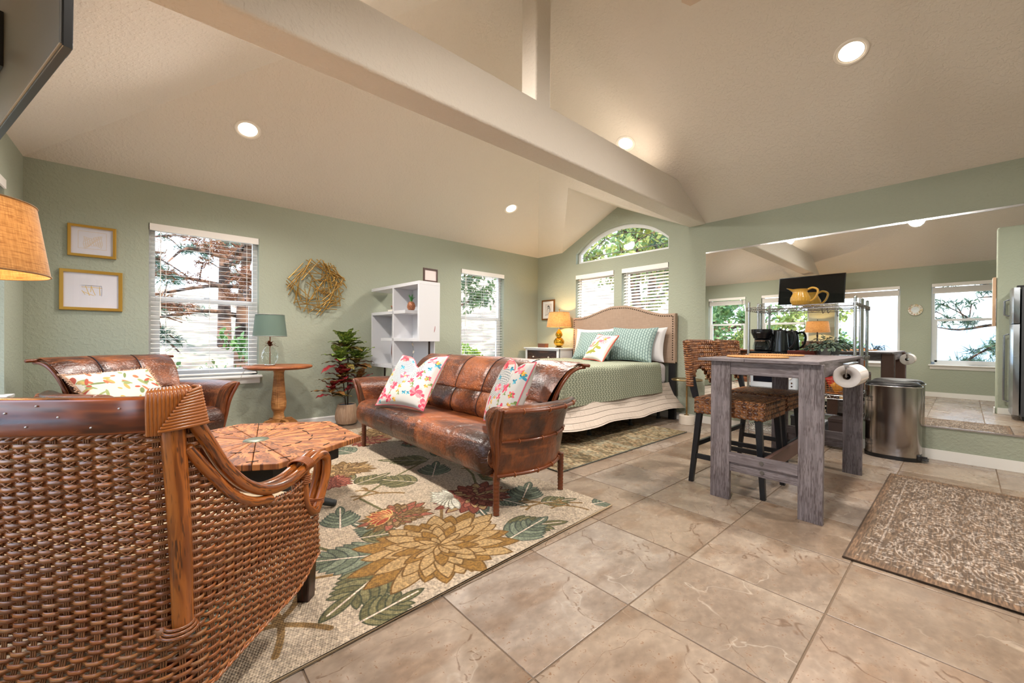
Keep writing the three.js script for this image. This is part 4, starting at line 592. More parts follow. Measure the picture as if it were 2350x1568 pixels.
{ // printed cushions on the sofa: trellis of diamonds with loose flowers
  const tx = paint(768, 768, (g, w, h) => {
    const R = mulberry(17); g.fillStyle = '#c4c1ba'; g.fillRect(0, 0, w, h);
    g.save(); g.beginPath(); g.ellipse(w * 0.4, h * 0.36, w * 0.36, h * 0.3, -0.5, 0, 7); g.clip(); g.fillStyle = '#3f5560'; for (let j = 0; j < 40; j++) for (let i = 0; i < 40; i++) { const x = (i + (j % 2) * 0.5) * 26, y = j * 20; g.beginPath(); g.moveTo(x, y - 8); g.lineTo(x + 9, y); g.lineTo(x, y + 8); g.lineTo(x - 9, y); g.fill(); } g.restore();
    const blob = (x, y, r, c, n) => { for (let i = 0; i < n; i++) { const a = (i / n) * 6.28 + R(); g.fillStyle = c[i % c.length]; g.beginPath(); g.ellipse(x + Math.cos(a) * r * 0.5, y + Math.sin(a) * r * 0.5, r * 0.55, r * 0.3, a, 0, 7); g.fill(); } };
    const pinks = ['#d8566a', '#e88a8e', '#c83c56', '#f0b0a8'], teals = ['#3b8fa6', '#5fb4c4', '#24708a'], golds = ['#c8912e', '#e0b455', '#a87022'], greens = ['#6c8046', '#8fa062'];
    for (let i = 0; i < 60; i++) { const x = R() * w, y = R() * h, inT = Math.hypot((x / w - 0.4) / 0.32, (y / h - 0.36) / 0.26) < 1; if (inT && R() < 0.8) continue; const k = R(); k < 0.3 ? blob(x, y, 34 + 34 * R(), pinks, 7) : k < 0.5 ? blob(x, y, 22 + 18 * R(), teals, 4) : k < 0.75 ? blob(x, y, 22 + 16 * R(), golds, 5) : blob(x, y, 16 + 20 * R(), greens, 3); }
    blob(w * 0.45, h * 0.42, 74, ['#d86478', '#f0a0a4', '#c24a62'], 9); blob(w * 0.46, h * 0.42, 20, golds, 5); blob(w * 0.82, h * 0.75, 84, pinks, 9); blob(w * 0.14, h * 0.8, 44, pinks, 7); blob(w * 0.2, h * 0.08, 90, ['#d8465a', '#e87a70', '#c03a48'], 9); blob(w * 0.84, h * 0.14, 70, pinks, 8);
  });
  M.print = mat([255, 255, 255], 0.85, { map: tx }); M.pinkPiping = mat([206, 92, 108], 0.7);
  pillow('large floral trellis cushion with a chopped top on the far end of the leather sofa', [0.56, 0.5, 0.17], M.print, [1.44, 0.462, -2.98], [-PI / 2 + 0.25, 0.62, 0.02], { rim: M.pinkPiping, chop: 0.1, seed: 4 });
  pillow('floral trellis cushion leaning on the sofa arm nearest the camera', [0.5, 0.46, 0.16], M.print, [1.56, 0.462, -1.93], [-PI / 2 - 0.42, 0.42, 0.0], { rim: M.pinkPiping, chop: 0.1, seed: 6 });
  const fr = paint(512, 512, (g, w, h) => { const R = mulberry(3); g.fillStyle = '#ddcfb6'; g.fillRect(0, 0, w, h); for (let i = 0; i < 70; i++) { g.fillStyle = ['#6f7d4c', '#8c9660', '#c06a48', '#a84e38', '#b89a58'][i % 5]; const x = R() * w, y = R() * h; g.beginPath(); g.ellipse(x, y, 16 + 30 * R(), 8 + 10 * R(), R() * 6, 0, 7); g.fill(); } });
  const p = pillow('beige tapestry cushion with leaf print and fringed edge on the leather armchair', [0.5, 0.42, 0.15], mat([255, 255, 255], 0.9, { map: fr }), [-0.087, 0.47, -4.0], [rad(30), 0.85, 0.05], { seed: 9 });
  const f = [], R = mulberry(6), P = []; for (let i = 0; i < 300; i++) { const k = (i / 300) * 4, e = Math.floor(k), q = (k - e) * 2 - 1, [a, b] = e === 0 ? [q, -1] : e === 1 ? [1, q] : e === 2 ? [-q, 1] : [-1, -q]; const x = a * 0.25 * (1 - 0.1 * (1 - b * b) * a * a), y = 0.21 + b * 0.21 * (1 - 0.1 * (1 - a * a) * b * b); f.push(tube([[x, y, 0], [x + a * 0.012 + 0.01 * (R() - 0.5), y + b * 0.012 + 0.01 * (R() - 0.5), 0.012 * (R() - 0.5)], [x + a * 0.022 + 0.016 * (R() - 0.5), y + b * 0.022 + 0.016 * (R() - 0.5), 0.02 * (R() - 0.5)]], 0.0028, { n: 4, smooth: false, caps: false })); }
  part('fringe', f, mat([196, 158, 130], 0.9), p);
}
// ---------------------------------------------------------------- bed
{
  const t = thing('bed', 'queen bed with nailhead-trimmed beige headboard, cream quilt and green coverlet', 'bed', [0, 0, 0]);
  const X0 = 2.92, X1 = 4.92, Z0 = -4.06, Z1 = -2.54;
  const linen = tex(512, 512, (u, v) => { const a = fbm(u * 6, v * 150, 6, 150, 2, 2), b = fbm(u * 150, v * 6, 150, 6, 5, 2); return mixc([138, 116, 98], [184, 160, 140], 0.5 * a + 0.5 * b); }, { sx: 3, sy: 3 });
  M.linen = mat([255, 255, 255], 0.9, { map: linen });
  const hb = []; const za = -4.136, zb = -2.457, zc = (za + zb) / 2, hw = (zb - za) / 2; for (let i = 0; i <= 60; i++) { const a = -1 + i / 30, y = 1.362 + 0.142 * (1 - sstep(0.06, 0.86, Math.abs(a))); hb.push([zc + a * hw, y]); }
  part('headboard', uvm(slab([[za, 0.72], ...hb, [zb, 0.72]], 0.075, { bevel: 0.014, seg: 4 }).rotateY(-PI / 2).translate(5.03, 0, 0)), M.linen, t);
  const nails = [], path = [[za + 0.03, 0.74], ...hb.map(([z, y]) => [clamp(z, za + 0.03, zb - 0.03), y - 0.032]), [zb - 0.03, 0.74]]; let acc = 0; for (let i = 1; i < path.length; i++) { const [a0, b0] = path[i - 1], [a1, b1] = path[i], L = Math.hypot(a1 - a0, b1 - b0); while (acc < L) { const f = acc / L; nails.push(new THREE.SphereGeometry(0.0085, 8, 5).scale(0.5, 1, 1).translate(4.953, lerp(b0, b1, f), lerp(a0, a1, f))); acc += 0.0305; } acc -= L; }
  part('nailhead_trim', nails, mat([64, 48, 36], 0.4, { metalness: 0.7 }), t);
  for (const z of [za + 0.045, zb - 0.045]) part('headboard_leg', bx(0.05, 0.74, 0.09, 4.99, 0.37, z, 0.004), M.dark, t);
  for (const x of [3.42, 4.21, 4.86]) for (const z of [Z1 - 0.085, Z0 + 0.1]) part('bed_leg', [cyl(0.018, 0.018, 0.2, x, 0.009, z, 12), cyl(0.03, 0.026, 0.02, x, 0.009, z, 12)], M.dark, t);
  part('bed_frame', [span(X0 + 0.05, X1 + 0.05, 0.19, 0.225, Z1 - 0.05, Z1 - 0.015), span(X0 + 0.05, X1 + 0.05, 0.19, 0.225, Z0 + 0.015, Z0 + 0.05), span(X0 + 0.05, X0 + 0.085, 0.19, 0.225, Z0 + 0.03, Z1 - 0.03)], M.dark, t);
  part('box_spring', span(X0, X1, 0.226, 0.44, Z0, Z1, 0.03), mat([196, 188, 180], 0.9), t);
  part('mattress', new RoundedBoxGeometry(X1 - X0, 0.285, Z1 - Z0, 5, 0.07).translate((X0 + X1) / 2, 0.583, (Z0 + Z1) / 2), mat([186, 180, 182], 0.9), t);
  // cream quilt hanging round three sides, stitched in bands
  const qb = tex(512, 512, (u, v) => { const b = v * 10 % 1, s = Math.min(1, Math.min(b, 1 - b) * 14), c = u * 6 % 1, s2 = Math.min(1, Math.min(c, 1 - c) * 20); const w = Math.floor(v * 10) % 3 === 1 ? 1 : s2; return 255 * (0.25 + 0.75 * s * (0.7 + 0.3 * w)) * (0.8 + 0.2 * fbm(u * 30, v * 30, 30, 30, 3, 3)); }, { srgb: false, sx: 3, sy: 1 });
  const quiltPath = [[4.95, Z1, 0], [3.9, Z1, 1.05], [2.98, Z1, 1.97], [2.92, Z1 - 0.05, 2.05], [2.92, -3.3, 2.8], [2.92, Z0 + 0.05, 3.5], [2.98, Z0, 3.6], [4.95, Z0, 5.55]];
  const qc = new THREE.CatmullRomCurve3(quiltPath.map(([x, z]) => V(x, 0, z)), false, 'centripetal');
  part('quilt', grid(200, 22, (u, v) => { const p = qc.getPointAt(u), d = qc.getTangentAt(u), n = V(d.z, 0, -d.x); const wav = Math.sin(u * 46) + 0.6 * Math.sin(u * 83 + 1), head = 1 - sstep(0, 0.03, u); const f = 0.012 + (u > 0.6 ? 0.3 : 1) * 0.135 * v * v + 0.018 * v * wav * 0.5 + 0.05 * head * v; const y = lerp(0.475, 0.165, v) + 0.012 * v * Math.sin(u * 30) ; return [p.x + n.x * f + 0.05 * head * v, y, p.z + n.z * f]; }, { su: 5.6, sv: 0.62 }), mat([200, 186, 172], 0.88, { bumpMap: qb, bumpScale: 0.012 }), t);
}
{ // green coverlet laid over the bed, falling over the near side and the foot
  const tx = tex(512, 512, (u, v) => { const a = Math.abs(Math.sin(u * PI * 14 + 0.9 * Math.sin(v * PI * 28))), b = Math.abs(Math.sin(v * PI * 28)); const k = sstep(0.2, 0.7, a * 0.7 + b * 0.3); return mixc([84, 92, 74], [160, 164, 142], k * (0.75 + 0.25 * fbm(u * 60, v * 60, 60, 60, 3, 2))); }, { sx: 1, sy: 1 });
  const m = mat([255, 255, 255], 0.92, { map: tx, bumpMap: tx, bumpScale: 0.006 });
  const X0 = 2.9, TOPY = 0.736, drape = (a, b) => { // a: along x from the foot edge, b: across z from the near edge; negative = over the edge
    const R = 0.05, fall = (k) => (k >= R ? [k, 0] : k > -0.028 ? (() => { const s = (R - k) / (R + 0.028) * (PI / 2); return [R - R * Math.sin(s), -(R - R * Math.cos(s))]; })() : [-0.0 - 0.08 * Math.min(0.4, -k - 0.028), -R - (-k - 0.028)]);
    const [xa, ya] = fall(a), [zb, yb] = fall(b); return [X0 + xa, TOPY + Math.min(ya, yb) * 1, -2.515 - zb, Math.min(ya, yb)]; };
  const t = solo('coverlet', grid(90, 90, (u, v) => { const a = lerp(-0.34, 1.82, u), b = lerp(-0.345, 1.58, v), p = drape(a, b); const w = 0.006 * (fbm(u * 9, v * 9, 9, 9, 4, 3) - 0.5); return [p[0], p[1] + w, p[2] + (b < 0 ? 0.008 * Math.sin(a * 9) : 0)]; }, { su: 2.16 * 1.6, sv: 1.92 * 1.6 }), m, 'sage green textured coverlet spread over the bed and hanging down its near side', 'coverlet');
}
{
  const white = mat([206, 203, 203], 0.85), teal = tex(512, 512, (u, v) => { const a = Math.sin(u * PI * 18), ph = Math.floor(u * 18) % 2 ? 0.5 : 0, b = Math.abs(((v * 11 + ph) % 1) - 0.5) * 2, q = Math.abs(a); const leaf = sstep(0.15, 0.5, q * (1 - b * 0.7)); return mixc([96, 118, 116], [158, 178, 172], leaf * (0.8 + 0.2 * fbm(u * 80, v * 80, 80, 80, 5, 2))); });
  const T = mat([255, 255, 255], 0.9, { map: teal, bumpMap: teal, bumpScale: 0.006 }), T2 = mat([130, 154, 154], 0.85);
  pillow('white bed pillow standing against the headboard on the lamp side', [0.72, 0.46, 0.18], white, [4.8, 0.735, -3.64], [-PI / 2, 0.2, 0.0], { seed: 21 });
  pillow('white bed pillow standing against the headboard on the end-table side', [0.72, 0.46, 0.18], white, [4.8, 0.735, -2.88], [-PI / 2, 0.2, 0.0], { seed: 22 });
  pillow('teal textured pillow sham partly behind the small flower cushion on the bed', [0.66, 0.46, 0.16], T, [4.55, 0.735, -3.5], [-PI / 2 - 0.05, 0.5, 0.03], { rim: T2, seed: 23 });
  pillow('teal textured pillow sham fully in view on the near side of the bed', [0.66, 0.48, 0.16], T, [4.62, 0.735, -2.93], [-PI / 2 + 0.03, 0.36, -0.02], { rim: T2, seed: 24 });
  const tx = paint(512, 512, (g, w, h) => { g.fillStyle = '#d6d1c8'; g.fillRect(0, 0, w, h); const R = mulberry(4); g.fillStyle = '#8d8f3a'; for (const [x, y, rx, ry, a] of [[250, 330, 18, 120, 0.4], [150, 400, 100, 26, -0.25], [330, 300, 70, 26, 0.2], [250, 210, 26, 60, 0.2], [240, 380, 80, 24, 0.1], [200, 280, 60, 22, -0.5]]) { g.beginPath(); g.ellipse(x, y, rx, ry, a, 0, 7); g.fill(); } const fl = (x, y, r) => { for (let i = 0; i < 26; i++) { const a = i * 2.4, q = r * Math.sqrt(i / 26); g.fillStyle = ['#e3a9a4', '#f0cfc6', '#c9707c', '#dba0a4'][i % 4]; g.beginPath(); g.ellipse(x + Math.cos(a) * q, y + Math.sin(a) * q * 0.8, r * 0.34, r * 0.2, a, 0, 7); g.fill(); g.strokeStyle = '#9c3c4e'; g.lineWidth = 3; g.stroke(); } g.fillStyle = '#d8a03a'; g.beginPath(); g.ellipse(x + 12, y - 6, r * 0.3, r * 0.28, 0, 0, 7); g.fill(); g.fillStyle = '#4a2420'; g.beginPath(); g.ellipse(x + 16, y - 2, r * 0.1, r * 0.1, 0, 0, 7); g.fill(); }; fl(350, 130, 96); fl(130, 250, 66); fl(170, 90, 54); });
  pillow('white cushion with appliqued pink flowers and coral edge, foremost on the bed', [0.44, 0.42, 0.15], mat([255, 255, 255], 0.9, { map: tx }), [4.33, 0.738, -3.28], [-PI / 2 - 0.28, 0.62, -0.06], { rim: mat([190, 88, 70], 0.85), rimR: 0.009, seed: 25 });
}
// ---------------------------------------------------------------- bedside
{
  const t = thing('nightstand', 'white two-drawer-front nightstand with dark wood drawers in the bed corner', 'nightstand', [4.845, 0, -4.545]);
  const W = mat([224, 228, 230], 0.5), dk = mat([255, 255, 255], 0.5, { map: woodTex([44, 26, 18], [84, 52, 36], [22, 12, 8], { fx: 2, fy: 20, seed: 81, dark: 0.8, sx: 2, sy: 2 }) }), w = 0.37, d = 0.74, h = 0.885;
  part('top', bx(w + 0.04, 0.022, d + 0.05, -0.0, h - 0.011, 0, 0.004), W, t);
  part('case', [span(-w / 2 + 0.02, w / 2, 0.1, h - 0.022, d / 2 - 0.02, d / 2), span(-w / 2 + 0.02, w / 2, 0.1, h - 0.022, -d / 2, -d / 2 + 0.02), span(w / 2 - 0.015, w / 2, 0.1, h - 0.022, -d / 2, d / 2), span(-w / 2 + 0.02, w / 2, 0.1, 0.12, -d / 2, d / 2)], W, t);
  for (const [z, s] of [[-d / 2 + 0.02, 1], [d / 2 - 0.02, -1], [0, 0]]) if (s) part('post', span(-w / 2, -w / 2 + 0.04, 0, h - 0.022, z - 0.02, z + 0.02, 0.003), W, t);
  for (const z of [-d / 2 + 0.02, d / 2 - 0.02]) part('post', span(w / 2 - 0.04, w / 2, 0, h - 0.022, z - 0.02, z + 0.02, 0.003), W, t);
  part('rail', [span(-w / 2 + 0.002, -w / 2 + 0.025, h - 0.045, h - 0.022, -d / 2 + 0.04, d / 2 - 0.04), span(-w / 2 + 0.002, -w / 2 + 0.025, 0.6, 0.625, -d / 2 + 0.04, d / 2 - 0.04), span(-w / 2 + 0.002, -w / 2 + 0.025, 0.33, 0.355, -d / 2 + 0.04, d / 2 - 0.04), span(-w / 2 + 0.002, -w / 2 + 0.025, 0.1, 0.125, -d / 2 + 0.04, d / 2 - 0.04)], W, t);
  for (const [y0, y1] of [[0.628, h - 0.048], [0.358, 0.597], [0.128, 0.327]]) { const dr = part('drawer', uvm(span(-w / 2 + 0.004, -w / 2 + 0.022, y0, y1, -d / 2 + 0.043, d / 2 - 0.043, 0.003), 1, 2), dk, t); for (const z of [-0.17, 0.17]) part('knob', lathe([[0.001, 0.026], [0.012, 0.024], [0.014, 0.016], [0.006, 0.008], [0.007, 0]], 14).rotateZ(PI / 2).translate(-w / 2 + 0.005, (y0 + y1) / 2, z), mat([214, 206, 190], 0.35), dr); }
}
const burlapTex = tex(512, 512, (u, v) => { const a = fbm(u * 8, v * 180, 8, 180, 3, 2), b = fbm(u * 180, v * 8, 180, 8, 9, 2), c = fbm(u * 14, v * 60, 14, 60, 5, 3); return mixc(mixc([128, 92, 52], [196, 160, 110], 0.5 * a + 0.5 * b), [110, 74, 40], 0.45 * sstep(0.58, 0.74, c)); }, { sx: 3, sy: 1.2 });
M.burlap = mat([255, 255, 255], 0.95, { map: burlapTex, transmission: 0.24, thickness: 0 });
function shade(parent, r0, r1, y0, y1, m = M.burlap) { // open drum with rim wires and spider
  const s = part('lamp_shade', new THREE.CylinderGeometry(r1, r0, y1 - y0, 48, 1, true).translate(0, (y0 + y1) / 2, 0), m, parent);
  part('rim', [put(new THREE.TorusGeometry(r0, 0.003, 6, 48), 0, y0, 0, PI / 2), put(new THREE.TorusGeometry(r1, 0.003, 6, 48), 0, y1, 0, PI / 2)], m, s); return s;
}
M.bulb = new THREE.MeshStandardMaterial({ color: 0xffffff, emissive: rgb(255, 214, 150), emissiveIntensity: 9, roughness: 0.4 });
function bulb(parent, y, power, root) { part('bulb', new THREE.SphereGeometry(0.032, 18, 12).scale(1, 1.25, 1).translate(0, y, 0), M.bulb, parent); const l = new THREE.PointLight(rgb(255, 206, 142), power, 0, 2); l.castShadow = true; l.shadow.radius = 1.5; l.position.set(root[0], root[1] + y, root[2]); scene.add(l); }
{
  const P = [4.83, 0.885, -4.315], t = thing('table_lamp', 'gold double-gourd table lamp with a lit burlap shade on the nightstand', 'lamp', P);
  const G = mat([186, 146, 44], 0.2, { metalness: 0.85 });
  part('base', lathe([[0.001, 0], [0.062, 0], [0.062, 0.008], [0.045, 0.016], [0.03, 0.02]], 32), mat([120, 108, 90], 0.25, { metalness: 0.9 }), t);
  part('gourd', lathe([[0.03, 0.02], [0.062, 0.038], [0.084, 0.075], [0.084, 0.11], [0.062, 0.145], [0.034, 0.162], [0.036, 0.17], [0.052, 0.19], [0.057, 0.215], [0.046, 0.245], [0.026, 0.272], [0.017, 0.29], [0.012, 0.3]], 40), G, t);
  part('stem', [cyl(0.008, 0.008, 0.1, 0, 0.295, 0), tube([[0.0, 0.36, 0.0], [0.045, 0.4, 0], [0.05, 0.5, 0], [0, 0.6, 0]], 0.002, { n: 5 }), tube([[0.0, 0.36, 0.0], [-0.045, 0.4, 0], [-0.05, 0.5, 0], [0, 0.6, 0]], 0.002, { n: 5 })], M.chrome, t);
  shade(t, 0.2, 0.163, 0.335, 0.565); part('finial', lathe([[0.001, 0.62], [0.009, 0.613], [0.006, 0.6], [0.003, 0.595], [0.003, 0.56]], 12), G, t); bulb(t, 0.44, BED_LAMP, P);
}
{
  const w = mat([255, 255, 255], 0.5, { map: woodTex([84, 44, 24], [128, 74, 42], [50, 26, 14], { seed: 90, fx: 2, fy: 14, sx: 4, sy: 4 }) });
  const t = thing('wooden_box', 'small reddish-brown wooden box on the nightstand', 'box', [4.76, 0.885, -4.6], 0.1); part('body', bx(0.09, 0.045, 0.15, 0, 0.0225, 0, 0.003), w, t); part('lid', bx(0.094, 0.018, 0.154, 0, 0.0555, 0, 0.004), w, t);
}
{ // small round-topped side table by the bed
  const t = thing('side_table', 'small brass pedestal side table with white marble base beside the bed', 'table', [4.83, 0, -2.24]), B = mat([176, 148, 104], 0.25, { metalness: 0.95 });
  part('base', new RoundedBoxGeometry(0.1, 0.1, 0.1, 1, 0.001) && lathe([[0.001, 0], [0.084, 0], [0.087, 0.004], [0.087, 0.104], [0.084, 0.108], [0.001, 0.108]], 40), mat([222, 212, 198], 0.35), t);
  part('stem', [cyl(0.011, 0.011, 0.42, 0, 0.108, 0, 18), cyl(0.028, 0.026, 0.008, 0, 0.108, 0, 20)], B, t);
  part('top', lathe([[0.001, 0.53], [0.175, 0.53], [0.178, 0.534], [0.178, 0.546], [0.17, 0.546], [0.168, 0.54], [0.001, 0.54]], 48), B, t);
}
function picture(label, cat, [w, h], pos, turn, { frame, fw = 0.02, fd = 0.022, art, mount = 0, mountMat }) {
  const t = thing('framed_picture', label, cat, pos, turn);
  part('frame', slab(rect(-w / 2, w / 2, -h / 2, h / 2), fd, { holes: [rect(-w / 2 + fw, w / 2 - fw, -h / 2 + fw, h / 2 - fw)], bevel: 0.0035 }), frame, t);
  part('backing', span(-w / 2 + 0.004, w / 2 - 0.004, -h / 2 + 0.004, h / 2 - 0.004, 0.001, 0.005), M.dark, t);
  const iw = w - 2 * fw, ih = h - 2 * fw;
  if (mount) { part('mount', slab(rect(-iw / 2, iw / 2, -ih / 2, ih / 2), 0.004, { holes: [rect(-iw / 2 + mount, iw / 2 - mount, -ih / 2 + mount, ih / 2 - mount)], bevel: 0.001 }).translate(0, 0, 0.0075), mountMat || M.trim, t); part('print', new THREE.PlaneGeometry(iw - 2 * mount + 0.004, ih - 2 * mount + 0.004).translate(0, 0, 0.0068), art, t); }
  else part('print', new THREE.PlaneGeometry(iw, ih).translate(0, 0, 0.008), art, t);
  part('glazing', new THREE.PlaneGeometry(iw, ih).translate(0, 0, 0.0135), M.glass, t); return t;
}
{
  M.goldFrame = mat([190, 148, 62], 0.32, { metalness: 0.6 });
  const paper = (draw) => mat([255, 255, 255], 0.9, { map: paint(640, 480, (g, w, h) => { g.fillStyle = '#d9d7de'; g.fillRect(0, 0, w, h); draw(g, w, h); }) });
  const a1 = paper((g, w, h) => { g.strokeStyle = '#cfa85e'; g.lineWidth = 3; g.strokeRect(110, 70, 420, 300); for (let j = 0; j < 9; j++) { g.beginPath(); for (let i = 0; i <= 9; i++) { const x = 190 + i * 30 + 8 * Math.sin(j + i), y = 160 + j * 22 + 26 * Math.sin(i * 0.55 + j * 0.2); if ((i + j) % 7 === 5) g.moveTo(x, y); else i ? g.lineTo(x, y) : g.moveTo(x, y); } g.stroke(); } for (let i = 0; i < 10; i++) { g.beginPath(); for (let j = 0; j <= 8; j++) { const x = 190 + i * 30 + 8 * Math.sin(j + i), y = 160 + j * 22 + 26 * Math.sin(i * 0.55 + j * 0.2); j ? g.lineTo(x, y) : g.moveTo(x, y); } g.stroke(); } });
  const a2 = paper((g, w, h) => { g.strokeStyle = '#d3b15c'; g.lineWidth = 20; const L = (a, b, c, d) => { g.beginPath(); g.moveTo(a, b); g.lineTo(c, d); g.stroke(); }; L(0, 90, w, 110); L(130, 40, 250, 470); L(300, 30, 280, 300); L(300, 60, 420, 440); L(60, 300, 400, 470); L(540, 40, 560, 440); L(20, 240, 120, 420); });
  picture('upper gold-framed print of a scattered gold grid, left of the wide window', 'picture', [0.294, 0.27], [-0.412, 1.832, ZA], 0, { frame: M.goldFrame, fw: 0.018, art: a1 });
  picture('lower and larger gold-framed print of crossing gold lines, left of the wide window', 'picture', [0.38, 0.345], [-0.415, 1.409, ZA], 0, { frame: M.goldFrame, fw: 0.022, art: a2, mount: 0.105, mountMat: mat([222, 219, 224], 0.9) });
  const bird = mat([255, 255, 255], 0.9, { map: paint(360, 480, (g, w, h) => { g.fillStyle = '#d8d2c8'; g.fillRect(0, 0, w, h); g.fillStyle = '#8c8a84'; g.beginPath(); g.ellipse(190, 250, 78, 130, 0.12, 0, 7); g.fill(); g.fillStyle = '#d2cec6'; g.beginPath(); g.ellipse(178, 280, 54, 96, 0.1, 0, 7); g.fill(); g.fillStyle = '#2c2b2a'; g.beginPath(); g.ellipse(180, 120, 52, 50, 0, 0, 7); g.fill(); g.fillStyle = '#e4e0d8'; g.beginPath(); g.ellipse(172, 138, 30, 18, 0.3, 0, 7); g.fill(); g.fillStyle = '#2c2b2a'; g.beginPath(); g.moveTo(128, 122); g.lineTo(104, 132); g.lineTo(130, 138); g.fill(); g.strokeStyle = '#4c4844'; g.lineWidth = 10; g.beginPath(); g.moveTo(20, 440); g.lineTo(340, 340); g.stroke(); g.lineWidth = 7; g.beginPath(); g.moveTo(240, 330); g.lineTo(262, 440); g.stroke(); }) });
  picture('small bird print in a bronze frame above the bedside lamp', 'picture', [0.3, 0.345], [XB, 1.525, -4.752], -PI / 2, { frame: mat([132, 88, 44], 0.35, { metalness: 0.5 }), fw: 0.022, art: bird, mount: 0.045 });
}
// ---------------------------------------------------------------- open white bookshelf standing out from the window wall
{
  const t = thing('bookshelf', 'tall white zigzag bookshelf standing out from the window wall beside the sofa', 'bookshelf', [2.1, 0, -3.865], 0.063);
  const W = mat([208, 209, 212], 0.4), D = 0.265, B = 0.036;   // local: x = depth, z = -w
  const brd = (n, w0, w1, y0, y1, d0 = 0, d1 = D) => part(n, span(d0, d1, y0, y1, -w1 * 0.905, -w0 * 0.905, 0.002), W, t);
  brd('top', 0, 1.22, 1.6, 1.636); brd('end_panel', 0, B, 0.985, 1.6); brd('divider', 0.6, 0.6 + B, 0.02, 1.6); brd('shelf', 0.32, 1.22, 1.3, 1.336); brd('shelf', B, 0.94, 0.985, 1.02);
  brd('back_panel', B, 0.6, 1.336, 1.6, D - 0.014, D); brd('back_panel', 0.32, 0.6, 1.02, 1.3, D - 0.014, D); brd('end_panel', 1.19, 1.22, 0.7, 1.3); brd('back_panel', 0.636, 1.19, 0.7, 1.3, D - 0.014, D);
  brd('shelf', 0, 1.22, 0.665, 0.7); brd('back_panel', 0.1, 0.6, 0.7, 0.985, D - 0.014, D); brd('shelf', 0, 1.0, 0.35, 0.385); brd('end_panel', 0, B, 0.06, 0.665); brd('shelf', 0, 1.22, 0.03, 0.062);
  const K = mat([58, 44, 36], 0.35, { metalness: 0.7 });
  for (const [w, y0, y1, d] of [[0.86, 1.336, 1.6, 0.13], [1.1, 0.385, 0.665, 0.13], [1.1, 0.06, 0.35, 0.13], [0.12, 0.7, 0.985, 0.2], [0.86, 0.062, 0.665, 0.2]]) part('support_rod', cyl(0.011, 0.011, y1 - y0, d, y0, -w * 0.905, 12), K, t);
  const at = (w0, d, y) => { const w = w0 * 0.905, c = Math.cos(0.063), s = Math.sin(0.063); return [2.1 + d * c - w * s, y, -3.865 - d * s - w * c]; };
  { const p = thing('pineapple_figurine', 'small bronze and green pineapple ornament in the upper bookshelf cell', 'ornament', at(0.36, 0.1, 1.336)), g = [], R = mulberry(4); part('fruit', lathe([[0.001, 0], [0.026, 0], [0.038, 0.02], [0.043, 0.05], [0.036, 0.085], [0.02, 0.1], [0.001, 0.102]], 22), mat([150, 98, 68], 0.4, { metalness: 0.3 }), p); const n = []; for (let j = 0; j < 6; j++) for (let i = 0; i < 12; i++) { const y = 0.012 + j * 0.016, r = 0.0435 * Math.sin(PI * clamp((y + 0.028) / 0.145)), a = ((i + (j % 2) / 2) / 12) * 2 * PI; n.push(new THREE.SphereGeometry(0.0065, 6, 4).translate(Math.cos(a) * r, y, Math.sin(a) * r)); } part('scales', n, mat([176, 118, 84], 0.35, { metalness: 0.35 }), p); for (let i = 0; i < 13; i++) { const a = i * 2.4, o = 0.012 + 0.03 * R(), h = 0.045 + 0.045 * R(); part('leaf', tube([[0, 0.098, 0], [Math.cos(a) * o * 0.5, 0.098 + h * 0.6, Math.sin(a) * o * 0.5], [Math.cos(a) * o * 1.3, 0.098 + h, Math.sin(a) * o * 1.3]], (k) => 0.0065 * (1 - k) + 0.0008, { n: 6 }), mat([54, 112, 56], 0.5), p); } }
  { const bk = thing('book', 'white book lying flat in the far top cell of the bookshelf', 'book', at(0.78, 0.12, 1.336)); part('cover', [span(-0.08, 0.08, 0, 0.003, -0.06, 0.06), span(-0.08, 0.08, 0.021, 0.024, -0.06, 0.06), span(0.077, 0.08, 0, 0.024, -0.06, 0.06)], M.trim, bk); part('pages', span(-0.077, 0.077, 0.003, 0.021, -0.057, 0.057), mat([236, 230, 216], 0.9), bk); }
  { const b = thing('dark_bowl', 'small dark brown ridged bowl on the white book', 'bowl', at(0.76, 0.1, 1.36)); part('bowl', lathe([[0.001, 0], [0.03, 0], [0.042, 0.015], [0.046, 0.04], [0.042, 0.042], [0.036, 0.016], [0.001, 0.008]], 22), mat([70, 36, 22], 0.6), b); const g = []; for (let i = 0; i < 14; i++) { const a = (i / 14) * 2 * PI; g.push(new THREE.SphereGeometry(0.008, 6, 5).translate(Math.cos(a) * 0.044, 0.041, Math.sin(a) * 0.044)); } part('beads', g, mat([168, 104, 62], 0.5), b); }
  { const vt = paint(256, 256, (g, w, h) => { const cols = ['#7a4a3a', '#c8a52c', '#2f8a34', '#c8a52c', '#6d4436', '#2f7f8a', '#c8a52c', '#2f8a34']; cols.forEach((c, i) => { g.fillStyle = c; g.beginPath(); g.moveTo((i / 8) * w, 0); for (let y = 0; y <= h; y += 16) g.lineTo(((i + 0.25 * Math.sin(y / 22 + i)) / 8) * w, y); g.lineTo(w, h); g.lineTo(w, 0); g.fill(); }); const R = mulberry(2); for (let i = 0; i < 700; i++) { g.fillStyle = 'rgba(40,30,10,0.35)'; g.fillRect(R() * w, R() * h, 2, 3); } });
    solo('vase', lathe([[0.001, 0], [0.042, 0], [0.052, 0.06], [0.064, 0.14], [0.06, 0.22], [0.044, 0.31], [0.034, 0.37], [0.036, 0.378], [0.031, 0.378], [0.03, 0.36], [0.02, 0.2]], 36), mat([255, 255, 255], 0.3, { map: vt }), 'tall vase striped green, yellow and brown in the left bookshelf cell', 'vase', at(0.8, 0.14, 0.7), 1.2); }
